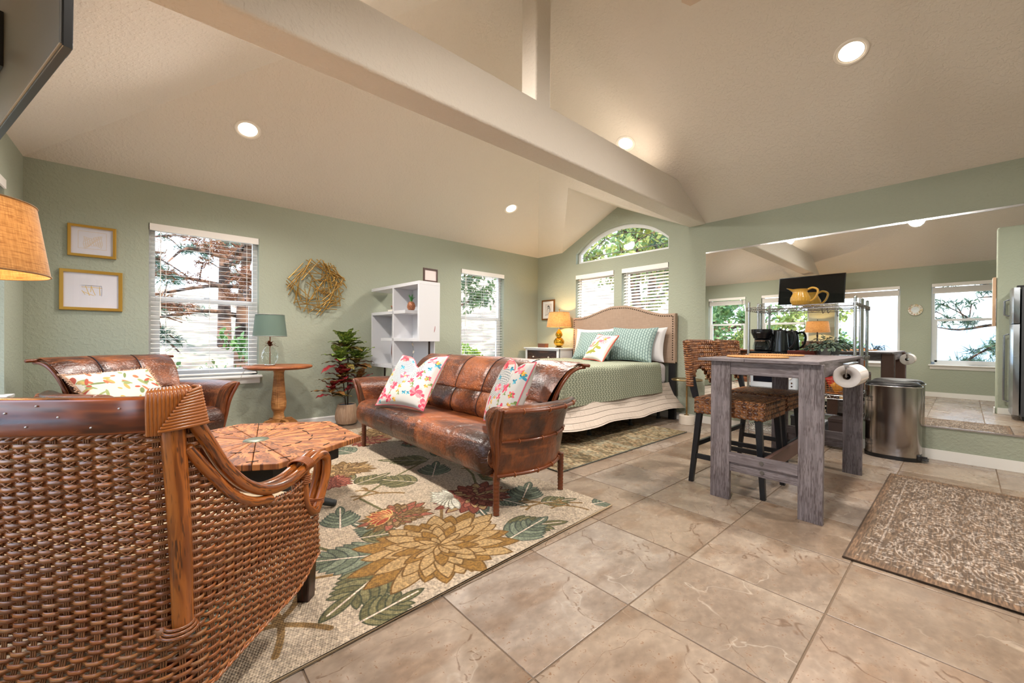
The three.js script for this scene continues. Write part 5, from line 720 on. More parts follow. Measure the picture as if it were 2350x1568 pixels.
  { const p = thing('red_plate', 'red round plate standing in the middle bookshelf cell', 'plate', at(0.1, 0.2, 1.02)); part('dish', lathe([[0.001, 0], [0.07, 0.004], [0.095, 0.014], [0.098, 0.018], [0.07, 0.01], [0.001, 0.006]], 36).rotateZ(PI / 2 - 0.12).translate(0.02, 0.097, 0), mat([196, 66, 46], 0.35), p); part('stand', [span(-0.02, 0.03, 0, 0.006, -0.04, 0.04)], M.dark, p); }
  { const p = thing('orchid_stem', 'thin stem with small white blossoms in a pot behind the sofa cushion', 'flower', at(0.34, 0.1, 0.7)); part('pot', lathe([[0.001, 0], [0.03, 0], [0.038, 0.06], [0.034, 0.06], [0.028, 0.01]], 20), M.trim, p); part('stem', tube([[0, 0.03, 0], [0.005, 0.12, 0.01], [0.0, 0.2, 0.035], [-0.005, 0.25, 0.02]], 0.0022, { n: 6 }), mat([110, 116, 96], 0.6), p); for (const [x, y, z] of [[0.002, 0.16, 0.03], [-0.004, 0.245, 0.03], [0, 0.17, 0.045], [0, 0.255, 0.008]]) { const g = []; for (let i = 0; i < 5; i++) g.push(put(new THREE.SphereGeometry(0.009, 8, 6).scale(0.4, 1, 0.8), x, y + 0.008 * Math.cos(i * 1.256), z + 0.008 * Math.sin(i * 1.256), -i * 1.256)); part('blossom', g, mat([206, 198, 184], 0.7), p); } }
  picture('dark-framed blank-looking picture leaning on top of the bookshelf', 'picture', [0.185, 0.15], [2.1 + 0.16, 1.7115, -3.92], 0.063, { frame: mat([62, 36, 26], 0.45), fw: 0.015, fd: 0.016, art: mat([222, 208, 204], 0.9) });
}
// ---------------------------------------------------------------- pedestal table, glass lamp, wall art, plant
{
  const t = thing('pedestal_table', 'round oak pedestal table with fluted column beneath the wide window edge', 'table', [0.935, 0, -4.62]);
  const oak = mat([255, 255, 255], 0.45, { map: woodTex([150, 98, 50], [190, 136, 80], [110, 66, 30], { seed: 120, fx: 2, fy: 18, sx: 2, sy: 2 }) }), oakTop = mat([216, 176, 150], 0.42, { map: oak.map });
  part('tabletop', uvm(lathe([[0.001, 0.735], [0.27, 0.735], [0.298, 0.732], [0.308, 0.722], [0.303, 0.71], [0.285, 0.704], [0.26, 0.698], [0.001, 0.698]], 64), 1, 0), oakTop, t);
  const N = 20, H = (y) => { const P = [[0.18, 0.05], [0.2, 0.056], [0.215, 0.05], [0.24, 0.046], [0.26, 0.048], [0.3, 0.066], [0.36, 0.07], [0.42, 0.062], [0.6, 0.048], [0.66, 0.046], [0.68, 0.052], [0.7, 0.055]]; for (let i = 1; i < P.length; i++) if (y <= P[i][0]) return lerp(P[i - 1][1], P[i][1], (y - P[i - 1][0]) / (P[i][0] - P[i - 1][0])); return 0.055; };
  part('column', grid(N * 6, 60, (u, v) => { const y = lerp(0.1, 0.7, v), a = u * 2 * PI, fl = sstep(0.3, 0.34, y) * (1 - sstep(0.62, 0.65, y)), r = (y < 0.18 ? 0.05 : H(y)) - 0.005 * fl * Math.pow(Math.abs(Math.sin(a * N / 2)), 0.6); return [Math.cos(a) * r, y, Math.sin(a) * r]; }, { su: 0.4, sv: 0.6 }), oak, t);
  for (let k = 0; k < 4; k++) { const a = k * PI / 2 + 0.35; const g = slab([[0.03, 0.05], [0.03, 0.17], [0.07, 0.195], [0.13, 0.19], [0.19, 0.14], [0.24, 0.06], [0.26, 0.03], [0.29, 0.018], [0.285, 0], [0.25, 0], [0.2, 0.03], [0.15, 0.08], [0.1, 0.07]], 0.034, { bevel: 0.006, seg: 3 }).translate(0, 0, -0.017); part('foot', uvm(g.rotateY(a)), oak, t); }
}
{
  const P = [0.855, 0.735, -4.62], t = thing('glass_lamp', 'clear glass pineapple table lamp with plain green drum shade on the pedestal table', 'lamp', P);
  const bodyR = (y) => 0.074 * Math.pow(Math.sin(PI * clamp((y + 0.02) / 0.225)), 0.55);
  part('glass_body', grid(48, 30, (u, v) => { const y = 0.012 + 0.175 * v, a = u * 2 * PI, n = 10, d = Math.abs(Math.sin(a * n / 2 + v * 11)) * Math.abs(Math.sin(a * n / 2 - v * 11)); const r = bodyR(y) * (0.96 + 0.07 * d); return [Math.cos(a) * r, y, Math.sin(a) * r]; }), mat([246, 250, 248], 0.03, { transmission: 1, thickness: 0, ior: 1.5 }), t);
  part('base', lathe([[0.001, 0], [0.045, 0], [0.046, 0.012], [0.034, 0.016], [0.001, 0.016]], 28), mat([226, 226, 222], 0.15, { metalness: 0.6 }), t);
  const cop = mat([128, 74, 46], 0.35, { metalness: 0.7 });
  part('rod', cyl(0.004, 0.004, 0.2, 0, 0.014, 0, 10), cop, t);
  for (let i = 0; i < 16; i++) { const a = i * 2.4, k = i / 16, o = lerp(0.075, 0.03, k), h = lerp(0.01, 0.07, k); const d = V(Math.cos(a), 0, Math.sin(a)); part('crown_leaf', grid(4, 6, (u, v) => { const w = 0.012 * Math.sin(PI * Math.min(1, 0.15 + v * 0.85)) * (u * 2 - 1), x = v * o, y = 0.19 + h * Math.sin(v * 1.9) - 0.012 * v * v; return [d.x * x - d.z * w, y + 0.004 * Math.abs(u - 0.5), d.z * x + d.x * w]; }), cop, t); }
  part('stem', cyl(0.005, 0.005, 0.09, 0, 0.2, 0, 10), cop, t);
  part('lamp_shade', new THREE.CylinderGeometry(0.127, 0.15, 0.215, 56, 1, true).translate(0, 0.4, 0), mat([96, 116, 104], 0.85, { transmission: 0.12, thickness: 0 }), t);
  part('spider', [put(new THREE.TorusGeometry(0.127, 0.003, 5, 40), 0, 0.507, 0, PI / 2), put(new THREE.TorusGeometry(0.15, 0.003, 5, 40), 0, 0.293, 0, PI / 2), tube([[-0.127, 0.5, 0], [0.127, 0.5, 0]], 0.002, { n: 5 }), tube([[0, 0.5, -0.127], [0, 0.5, 0.127]], 0.002, { n: 5 }), cyl(0.006, 0.004, 0.22, 0, 0.285, 0, 8)], mat([150, 150, 146], 0.4, { metalness: 0.6 }), t);
  solo('power_cord', tube([[0.83, 0.745, -4.66], [0.72, 0.742, -4.68], [0.665, 0.7, -4.72], [0.6, 0.5, -4.84], [0.52, 0.3, -4.93], [0.46, 0.1, -4.97], [0.42, 0.02, -4.99]], 0.0025, { n: 6 }), mat([226, 222, 210], 0.5), 'thin white lamp cord hanging from the pedestal table to the floor', 'cord');
}
{
  const t = thing('wall_sculpture', 'round gold wall sculpture of criss-crossed metal rods between window and bookshelf', 'wall art', [1.4, 1.602, ZA]), R = mulberry(23), G = mat([172, 136, 70], 0.32, { metalness: 0.75 });
  for (let i = 0; i < 84; i++) { const ring = i < 36, a = R() * 2 * PI, r = ring ? 0.2 + 0.1 * R() : 0.27 * Math.sqrt(R()), L = (ring ? 0.19 : 0.22) + 0.14 * R(), d = ring ? a + PI / 2 + (R() - 0.5) * 1.5 : R() * 2 * PI; const cx = Math.cos(a) * r, cy = Math.sin(a) * r, z = 0.018 + 0.045 * R(); const cl = (x, y) => { const k = Math.hypot(x, y); return k > 0.325 ? [x * 0.325 / k, y * 0.325 / k] : [x, y]; }; const [x0, y0] = cl(cx - Math.cos(d) * L / 2, cy - Math.sin(d) * L / 2), [x1, y1] = cl(cx + Math.cos(d) * L / 2, cy + Math.sin(d) * L / 2); part('rod', tube([[x0, y0, z], [x1, y1, z + 0.012 * (R() - 0.5)]], 0.0048, { n: 6 }), G, t); }
  part('mounting_pin', [cyl(0.003, 0.003, 0.03, 0.1, 0, 0).rotateX(PI / 2), cyl(0.003, 0.003, 0.03, -0.1, 0, 0).rotateX(PI / 2)], G, t);
}
{ // croton
  const t = thing('croton_plant', 'potted croton with green and dark red leaves in a ribbed clay pot', 'plant', [1.69, 0, -4.845]), R = mulberry(61);
  const ribs = 44; const potT = tex(256, 128, (u, v) => { const n = fbm(u * 44, v * 4, 44, 4, 3, 3); return mixc([156, 120, 92], [206, 178, 150], n); }, { sx: 2 });
  part('pot', grid(ribs * 4, 16, (u, v) => { const a = u * 2 * PI, P = [0.105, 0.122, 0.126, 0.122, 0.112, 0.098], k = v * 5, i = Math.min(4, Math.floor(k)), r = lerp(P[i], P[i + 1], k - i) + 0.0022 * Math.cos(a * ribs); return [Math.cos(a) * r, 0.013 + 0.222 * v, Math.sin(a) * r]; }, { su: 4, sv: 1 }), mat([255, 255, 255], 0.8, { map: potT }), t);
  part('pot_lining', lathe([[0.001, 0.014], [0.1, 0.014], [0.1, 0.02], [0.001, 0.02]], 30), M.dark, t); part('rim', put(new THREE.TorusGeometry(0.095, 0.006, 8, 40), 0, 0.233, 0, PI / 2), mat([188, 160, 132], 0.8), t);
  part('inner_wall', new THREE.CylinderGeometry(0.093, 0.1, 0.15, 36, 1, true).translate(0, 0.155, 0), mat([120, 130, 142], 0.7), t); part('soil', lathe([[0.001, 0.165], [0.096, 0.16]], 24), mat([52, 44, 38], 0.95), t);
  const leafT = (a, b, c) => mat([255, 255, 255], 0.42, { map: paint(128, 256, (g, w, h) => { const id = g.createImageData(w, h), D = id.data; for (let j = 0; j < h; j++) for (let i = 0; i < w; i++) { const x = Math.abs(i / w - 0.5) * 2, y = 1 - j / h, vein = Math.abs(((y * 9 - x * 1.1) % 1 + 1) % 1 - 0.5) * 2, n = fbm(i / 16, j / 16, 8, 16, 5, 3); let q = mixc(a, b, sstep(0.35, 0.7, n)); q = mixc(q, c, Math.max(1 - sstep(0.0, 0.07, x), (1 - sstep(0.06, 0.26, vein)) * 0.8 * (1 - x * 0.4))); const o = (j * w + i) * 4; D[o] = q[0]; D[o + 1] = q[1]; D[o + 2] = q[2]; D[o + 3] = 255; } g.putImageData(id, 0, 0); }), clearcoat: 0.2 });
  const green = leafT([72, 104, 46], [128, 150, 60], [222, 220, 112]), mixed = leafT([84, 62, 40], [116, 110, 50], [196, 166, 84]), red = leafT([122, 24, 36], [160, 44, 54], [190, 80, 70]), orange = leafT([120, 60, 34], [96, 88, 42], [214, 160, 74]);
  const stems = [[[-0.005, 0.16, 0], [-0.03, 0.4, 0.0], [-0.06, 0.62, 0.02]], [[0.01, 0.16, 0], [0.015, 0.5, -0.01], [0.01, 0.8, 0], [-0.02, 1.0, 0.02]], [[-0.02, 0.3, 0], [-0.09, 0.38, 0.02], [-0.17, 0.47, 0.03]], [[0.01, 0.34, 0], [0.06, 0.42, 0.0], [0.11, 0.52, 0.02]]];
  stems.forEach((P, i) => part('stem', tube(P, (k) => [0.008, 0.0095, 0.0055, 0.0055][i] * (1 - 0.4 * k), { n: 8 }), mat([66, 52, 34], 0.8), t));
  const leaf = (base, az, el, L, m) => { const d = V(Math.cos(az) * Math.cos(el), Math.sin(el), Math.sin(az) * Math.cos(el)), sd = V(-Math.sin(az), 0, Math.cos(az)), up = new THREE.Vector3().crossVectors(sd, d).negate(), w = L * 0.23, dr = 0.08 + 0.3 * R(); part('leaf', grid(6, 12, (u, v) => { const a = u * 2 - 1, wd = w * Math.pow(Math.sin(PI * Math.min(1, 0.04 + v * 0.955)), 0.75) * a, p = base.clone().addScaledVector(d, L * v).addScaledVector(sd, wd).addScaledVector(up, -Math.abs(0.28 * wd) + 0.006 * Math.sin(v * 20 + a * 2)); p.y -= dr * L * v * v; return [p.x, p.y, p.z]; }), m, t); };
  const head = (x, y, z, n, L, mats, el0) => { for (let i = 0; i < n; i++) { const k = i / n, az = i * 2.4 + R() * 0.5, b = V(x, y - 0.13 * (1 - k), z), toWall = Math.sin(az) < -0.35; leaf(b, toWall ? -az : az, el0 + 0.9 * k + 0.25 * (R() - 0.5), L * (0.8 + 0.4 * R()), mats(k, R())); } };
  head(-0.02, 1.0, 0.02, 24, 0.23, (k, r) => (k > 0.25 ? green : r < 0.6 ? mixed : green), 0.15); head(-0.09, 0.82, 0.03, 17, 0.23, (k, r) => (k > 0.4 ? green : r < 0.7 ? mixed : red), 0.05); head(0.1, 0.8, 0.02, 17, 0.23, (k, r) => (k > 0.45 ? green : r < 0.4 ? orange : r < 0.75 ? mixed : red), 0.05); head(-0.08, 0.62, 0.05, 17, 0.22, (k, r) => (r < 0.75 ? red : mixed), 0.1); head(-0.18, 0.48, 0.05, 12, 0.2, (k, r) => (r < 0.45 ? orange : r < 0.75 ? mixed : red), -0.05); head(0.12, 0.54, 0.04, 12, 0.19, (k, r) => (r < 0.45 ? red : r < 0.7 ? orange : mixed), 0.05);
}
// ---------------------------------------------------------------- bar table and stools
const greyWood = woodTex([112, 104, 106], [136, 128, 130], [82, 72, 72], { fx: 5, fy: 110, seed: 200, dark: 0.9, w: 1024, h: 512, knots: 0.4 });
M.greyWood = mat([255, 255, 255], 0.5, { map: greyWood, bumpMap: greyWood, bumpScale: 0.0015 });
M.greyEdge = mat([104, 78, 70], 0.55);
{
  const t = thing('bar_table', 'grey weathered-wood counter-height table with plank legs near the mirror', 'table', [3.4, 0, -0.853]), T = 0.9;
  const X0 = -0.7, X1 = 0.7, Z0 = -0.327, Z1 = 0.328;
  part('tabletop_board', uvm(span(X0, X1, T - 0.018, T, -0.045, Z1, 0.0015), 1.1, 0, 0.2, 0.1), M.greyWood, t); part('tabletop_board', uvm(span(X0, X1, T - 0.018, T, Z0, -0.048, 0.0015), 1.1, 0, 0.7, 0.4), M.greyWood, t);
  const leg = (x, z, flip) => { part('leg', uvm(span(x, x + 0.028 * flip, 0, T - 0.018, z - 0.058, z + 0.058, 0.0015), 1.1, 1, x, z), M.greyWood, t); part('leg', uvm(span(x + 0.028 * flip, x + 0.055 * flip, 0, T - 0.018, z - 0.05, z + 0.05, 0.0015), 1.1, 1), M.greyEdge, t); };
  for (const [x, f] of [[X0 + 0.03, 1], [X1 - 0.115, 1]]) for (const z of [-0.195, 0.285]) leg(x, z, f);
  for (const x of [X0 + 0.03, X1 - 0.115]) { part('apron', uvm(span(x + 0.008, x + 0.03, T - 0.1, T - 0.018, -0.14, 0.23, 0.0015), 1.1, 2, 0.3), M.greyWood, t); part('stretcher', uvm(span(x - 0.004, x + 0.024, 0.245, 0.305, -0.14, 0.228, 0.0015), 1.1, 2, 0.5), M.greyWood, t); part('stretcher', uvm(span(x + 0.01, x + 0.036, 0.185, 0.246, -0.14, 0.228, 0.0015), 1.1, 2, 0.1), M.greyWood, t);
    for (const y of [0.275, 0.215]) part('screw_cap', cyl(0.012, 0.012, 0.004, 0, 0, 0, 16).rotateZ(PI / 2).translate(x - (y > 0.25 ? 0.004 : -0.01), y, 0.045), mat([92, 86, 80], 0.6), t); }
  part('long_stretcher', uvm(span(X0 + 0.06, X1 - 0.115, 0.2, 0.29, 0.034, 0.058, 0.0015), 1.1, 0, 0.2), M.greyEdge, t);
  part('long_apron', uvm(span(X0 + 0.08, X1 - 0.1, T - 0.1, T - 0.018, 0.285, 0.307, 0.0015), 1.1, 0, 0.6), M.greyWood, t); part('long_apron', uvm(span(X0 + 0.08, X1 - 0.1, T - 0.1, T - 0.018, -0.235, -0.213, 0.0015), 1.1, 0, 0.6), M.greyWood, t);
}
const seagrass = tex(512, 512, (u, v) => { const r = v * 8, c = u * 8 + (Math.floor(r) % 2) * 0.5, fx = c % 1, fy = r % 1, k = Math.sin(PI * fx), n = fbm(u * 40, v * 16, 40, 16, 3, 3); const d = Math.abs(fy - 0.5 - 0.25 * Math.sin(fx * 2 * PI)) ; const t0 = hash(Math.floor(c), Math.floor(r), 9); let q = mixc([70, 44, 28], [168, 124, 84], clamp(n * 0.7 + t0 * 0.5 - 0.1)); q = mixc(q, [196, 176, 156], 0.35 * sstep(0.6, 0.8, n)); return q; });
M.seagrass = mat([255, 255, 255], 0.42, { map: seagrass, clearcoat: 0.15 });
const grassT = tex(128, 64, (u, v) => { const n = fbm(u * 4, v * 12, 4, 12, 3, 3); return mixc([70, 42, 26], [176, 130, 88], sstep(0.25, 0.75, n)); });
const grassMats = [[255, 246, 236], [214, 186, 160], [170, 140, 118], [255, 226, 190]].map((c) => mat(c, 0.38, { map: grassT, clearcoat: 0.2 }));
// braided surface: rows of overlapping plump strands on a box face; fn(a, b) -> [point, normal]
function braid(fn, nu, nv, len, hgt, R) {
  const out = [[], [], [], []];
  const base = new THREE.SphereGeometry(1, 7, 5);
  for (let j = 0; j < nv; j++) for (let i = 0; i < nu; i++) {
    const a = (i + 0.5 + (j % 2) * 0.0) / nu, b = (j + 0.5) / nv, [p, n, ta] = fn(a, b), tb = new THREE.Vector3().crossVectors(n, ta), s = j % 2 ? 0.5 : -0.5;
    const d = ta.clone().multiplyScalar(Math.cos(s)).addScaledVector(tb, Math.sin(s)), e2 = new THREE.Vector3().crossVectors(n, d);
    const g = base.clone(); g.scale(len * 0.78, hgt * 0.62, 0.006); g.applyMatrix4(new THREE.Matrix4().makeBasis(d, e2, n).setPosition(p.clone().addScaledVector(n, -0.001))); out[Math.floor(R() * 4)].push(g);
  }
  return out;
}
{
  const t = thing('bar_stool', 'woven seagrass bar stool with dark legs at the near end of the grey table', 'stool', [3.1, 0, -1.08], 0, 'woven stools at the grey table'), R = mulberry(71);
  const bk = mat([24, 27, 32], 0.35), w = 0.22, sets = [[], [], [], []], add = (g) => g.forEach((l, i) => sets[i].push(...l));
  const core = mat([138, 98, 66], 0.8);
  // woven seat block, y 0.5-0.605
  const seat = part('seat', new RoundedBoxGeometry(0.44, 0.112, 0.44, 3, 0.02).translate(0, 0.553, 0.02), core, t);
  const side = (nx, nz, L, off) => (a, b) => { const n = V(nx, 0, nz), ta = V(nz, 0, -nx); return [V(0, 0.502 + b * 0.1, 0.02).addScaledVector(n, off).addScaledVector(ta, (a - 0.5) * L), n, ta]; };
  for (const [nx, nz] of [[1, 0], [-1, 0], [0, 1], [0, -1]]) add(braid(side(nx, nz, 0.44, 0.22), 13, 6, 0.028, 0.0165, R));
  add(braid((a, b) => [V((a - 0.5) * 0.43, 0.609 + 0.004 * Math.sin(PI * a) * Math.sin(PI * b), 0.02 + (b - 0.5) * 0.43), V(0, 1, 0), V(1, 0, 0)], 18, 24, 0.02, 0.016, R));
  sets.forEach((l, i) => part('woven_seagrass', l, grassMats[i], seat));
  // curved woven back between two posts, arched underneath
  const bs = [[], [], [], []]; const back = (a) => V((a - 0.5) * 0.42, 0, -0.222 - 0.03 * Math.sin(PI * a)), low = (a) => 0.68 + 0.13 * Math.pow(Math.sin(PI * clamp((a - 0.12) / 0.76)), 0.7) * (a > 0.12 && a < 0.88 ? 1 : 0), lean = (y) => -0.1 * (y - 0.6);
  const bp = part('backrest', grid(20, 10, (u, v) => { const p = back(u), y = lerp(low(u), 1.005, v); return [p.x, y, p.z + lean(y)]; }), core, t);
  for (const f of [1, -1]) for (let j = 0; j < 20; j++) { const y = 0.69 + j * 0.0165; for (let i = 0; i < 16; i++) { const a = (i + 0.5) / 16; if (y < low(a)) continue; const p = back(a).add(V(0, y, lean(y))), n = V(0.25 * (a - 0.5) * -2 * 0.5, 0, f).normalize(), ta = V(1, 0, 0), s = j % 2 ? 0.45 : -0.45; const d = ta.clone().multiplyScalar(Math.cos(s)).add(V(0, Math.sin(s), 0)), e2 = new THREE.Vector3().crossVectors(n, d).normalize(); const g = new THREE.SphereGeometry(1, 7, 5).scale(0.02, 0.0105, 0.007).applyMatrix4(new THREE.Matrix4().makeBasis(d, e2, n).setPosition(p.addScaledVector(n, 0.013))); bs[Math.floor(R() * 4)].push(g); } }
  for (const s of [-1, 1]) for (let j = 0; j < 20; j++) { const y = 0.69 + j * 0.0165, p = V(s * 0.212, y, -0.224 + lean(y)); for (const k of [-1, 0, 1]) bs[Math.floor(R() * 4)].push(new THREE.SphereGeometry(1, 7, 5).scale(0.011, 0.0105, 0.016).translate(p.x + s * 0.005, p.y, p.z + k * 0.014)); }
  for (let i = 0; i < 18; i++) { const a = (i + 0.5) / 18, p = back(a); bs[Math.floor(R() * 4)].push(new THREE.SphereGeometry(1, 7, 5).scale(0.02, 0.011, 0.02).translate(p.x, 1.01, p.z + lean(1.0))); }
  bs.forEach((l, i) => part('woven_seagrass', l, grassMats[i], bp));
  const P = (x0, z0, x1, z1, y0, y1, r = 0.019) => { const g = bx(r * 2, 1, r * 2, 0, 0.5, 0, 0.004); const p = g.attributes.position; for (let i = 0; i < p.count; i++) { const k = clamp(p.getY(i)); p.setXYZ(i, p.getX(i) * lerp(0.8, 1, k) + lerp(x0, x1, k), lerp(y0, y1, k), p.getZ(i) * lerp(0.8, 1, k) + lerp(z0, z1, k)); } g.computeVertexNormals(); return clean(g); };
  for (const s of [-1, 1]) { part('leg', P(s * 0.205, 0.235, s * 0.19, 0.2, 0, 0.5), bk, t); part('leg', P(s * 0.205, -0.225, s * 0.192, -0.175, 0, 0.5), bk, t); part('back_post', P(s * 0.195, -0.2, s * 0.2, -0.236, 0.6, 0.75, 0.022), bk, t);
    part('side_rung', bx(0.022, 0.034, 0.41, s * 0.2, 0.19, 0, 0.004), bk, t); }
  part('front_rung', bx(0.4, 0.034, 0.022, 0, 0.235, 0.222, 0.004), bk, t); part('back_rung', bx(0.4, 0.034, 0.022, 0, 0.27, -0.2, 0.004), bk, t);
  copyOf(t, [3.68, 0, -1.1], 0, 'woven seagrass bar stool with dark legs, the one nearer the mirror');
}
for (const [x, z, l] of [[3.06, -0.94, 'round woven straw placemat on the grey table, nearer the camera'], [3.62, -0.98, 'round woven straw placemat on the grey table, nearer the mirror']]) {
  const t = thing('placemat', l, 'placemat', [x, 0.9003, z], 0, 'straw placemats'), m = mat([178, 124, 72], 0.85), g = []; for (let i = 0; i < 9; i++) g.push(put(new THREE.TorusGeometry(0.018 + i * 0.0185, 0.0085, 6, 56).scale(1, 1, 0.5), 0, 0.0045, 0, PI / 2)); part('coil', g, m, t); const b = []; for (let i = 0; i < 64; i++) { const a = (i / 64) * 2 * PI; b.push(put(new THREE.SphereGeometry(1, 7, 5).scale(0.014, 0.005, 0.006), Math.cos(a) * 0.172, 0.0055, Math.sin(a) * 0.172, 0, -a + 0.6)); } part('braided_rim', b, mat([196, 142, 88], 0.8), t);
}
{
  const t = thing('paper_towel', 'paper towel roll on a holder under the edge of the grey table', 'paper towel', [3.19, 0.805, -0.463]), ax = (g) => g.rotateZ(PI / 2);
  part('roll', ax(lathe([[0.019, -0.14], [0.064, -0.14], [0.066, -0.137], [0.066, 0.137], [0.064, 0.14], [0.019, 0.14], [0.019, -0.14]], 56)), mat([220, 214, 210], 0.9), t); part('loose_sheet', grid(6, 6, (u, v) => [(u - 0.5) * 0.278, 0.03 - 0.05 * v, 0.0595 + 0.012 * v - 0.006 * v * v], {}), mat([222, 206, 192], 0.9), t);
  part('core', ax(new THREE.CylinderGeometry(0.019, 0.019, 0.276, 24, 1, true)), mat([150, 128, 104], 0.9), t); part('holder', [tube([[-0.155, 0.055, 0], [-0.155, 0.0, 0], [0.15, 0.0, 0], [0.15, 0.06, 0]], 0.005, { smooth: false, n: 8 }), span(-0.165, 0.165, 0.074, 0.0775, -0.012, 0.012)], M.chrome, t);
}
// ---------------------------------------------------------------- mirror on the bed wall
{
  const t = thing('wall_mirror', 'large frameless wall mirror behind the grey table and wire rack', 'mirror', [XB, 0, 0]);
  part('glass', span(-0.006, -0.002, 0.285, 2.087, -2.118, 1.9), mat([236, 240, 238], 0.008, { metalness: 1 }), t); part('backing', span(-0.002, -0.0005, 0.285, 2.087, -2.118, 1.9), M.dark, t);
  part('channel', [span(-0.0085, -0.0005, 2.08, 2.096, -2.119, 1.9), span(-0.0085, -0.0005, 0.275, 0.288, -2.119, 1.9)], M.chrome, t);
}
// ---------------------------------------------------------------- wire rack and what stands on it
const RK = { x0: 4.69, x1: 5.02, z0: -1.545, z1: -0.64, y: [1.365, 0.872, 0.515, 0.12] };
{
  const { x0, x1, z0, z1 } = RK, t = thing('wire_rack', 'chrome four-tier wire shelving unit standing against the mirror', 'shelf unit', [0, 0, 0]), C = M.chrome;
  for (const x of [x0 + 0.02, x1 - 0.02]) for (const z of [z0 + 0.02, z1 - 0.02]) { part('post', [cyl(0.0125, 0.0125, 1.39, x, 0.03, z, 16), lathe([[0.001, 1.432], [0.012, 1.428], [0.013, 1.418]], 14).translate(x, 0, z)], C, t); part('foot', cyl(0.016, 0.012, 0.03, x, 0, z, 12), M.dark, t); }
  for (const y of RK.y) {
    const s = part('wire_shelf', [tube([[x0, y, z0], [x0, y, z1], [x1, y, z1], [x1, y, z0]], 0.0038, { smooth: false, closed: true, n: 6 }), tube([[x0, y - 0.034, z0], [x0, y - 0.034, z1], [x1, y - 0.034, z1], [x1, y - 0.034, z0]], 0.0038, { smooth: false, closed: true, n: 6 })], C, t), w = [], tr = [];
    for (let i = 1; i < 32; i++) { const z = lerp(z0, z1, i / 32); w.push(tube([[x0, y + 0.002, z], [x1, y + 0.002, z]], 0.0018, { n: 5, caps: false })); }
    for (const x of [x0, x1]) { const P = []; for (let i = 0; i <= 36; i++) P.push([x, y - (i % 2 ? 0.034 : 0), lerp(z0, z1, i / 36)]); tr.push(tube(P, 0.003, { smooth: false, n: 5 })); }
    for (const z of [z0, z1]) { const P = []; for (let i = 0; i <= 12; i++) P.push([lerp(x0, x1, i / 12), y - (i % 2 ? 0.034 : 0), z]); tr.push(tube(P, 0.003, { smooth: false, n: 5 })); }
    part('deck_wires', w, C, s); part('truss', tr, C, s); part('collar', [x0 + 0.02, x1 - 0.02].flatMap((x) => [z0 + 0.02, z1 - 0.02].map((z) => cyl(0.0165, 0.0165, 0.04, x, y - 0.038, z, 14))), C, s);
  }
  for (const z of [-0.9, -0.86]) part('hook', tube([[x0 + 0.02, RK.y[0] - 0.034, z], [x0 + 0.02, RK.y[0] - 0.06, z], [x0 + 0.02, RK.y[0] - 0.085, z + 0.006], [x0 + 0.02, RK.y[0] - 0.075, z + 0.016]], 0.0025, { n: 6 }), M.dark, t);
}
{ // pitcher: swirled woven-looking body, spout towards the window wall
  const P = [4.83, RK.y[0] + 0.005, -1.1], t = thing('ceramic_pitcher', 'yellow basket-weave ceramic pitcher on top of the wire rack', 'pitcher', P), m = mat([206, 158, 62], 0.25, { clearcoat: 0.4 }), prof = [[0.05, 0], [0.068, 0.012], [0.084, 0.045], [0.082, 0.08], [0.066, 0.112], [0.056, 0.135], [0.06, 0.155], [0.066, 0.165]];
  const pr = (v) => { const k = v * (prof.length - 1), i = Math.min(prof.length - 2, Math.floor(k)), f = k - i; return [lerp(prof[i][0], prof[i + 1][0], f), lerp(prof[i][1], prof[i + 1][1], f)]; };
  const sh = (inn) => grid(72, 36, (u, v) => { const a = u * 2 * PI, [r0, y] = pr(v), sp = Math.exp(-((((a - PI * 1.5 + 3 * PI) % (2 * PI)) - PI) ** 2) / 0.12) * sstep(0.62, 1, v), w = v < 0.72 ? 0.003 * Math.sin(a * 18 + (Math.floor(v * 22) % 2) * PI) * Math.sin(v * 22 * PI) : 0; const r = r0 - inn * 0.006 + w * (1 - inn) + 0.055 * sp; return [Math.cos(a) * r, y + 0.02 * sp, Math.sin(a) * r]; });
  part('body', [sh(0), sh(1), cyl(0.05, 0.05, 0.003, 0, 0, 0, 30)], m, t); part('handle', tube([[0, 0.155, 0.055], [0, 0.172, 0.1], [0, 0.15, 0.14], [0, 0.1, 0.135], [0, 0.055, 0.105], [0, 0.04, 0.078]], (k) => 0.0105 - 0.002 * k, { n: 10 }), m, t);
}
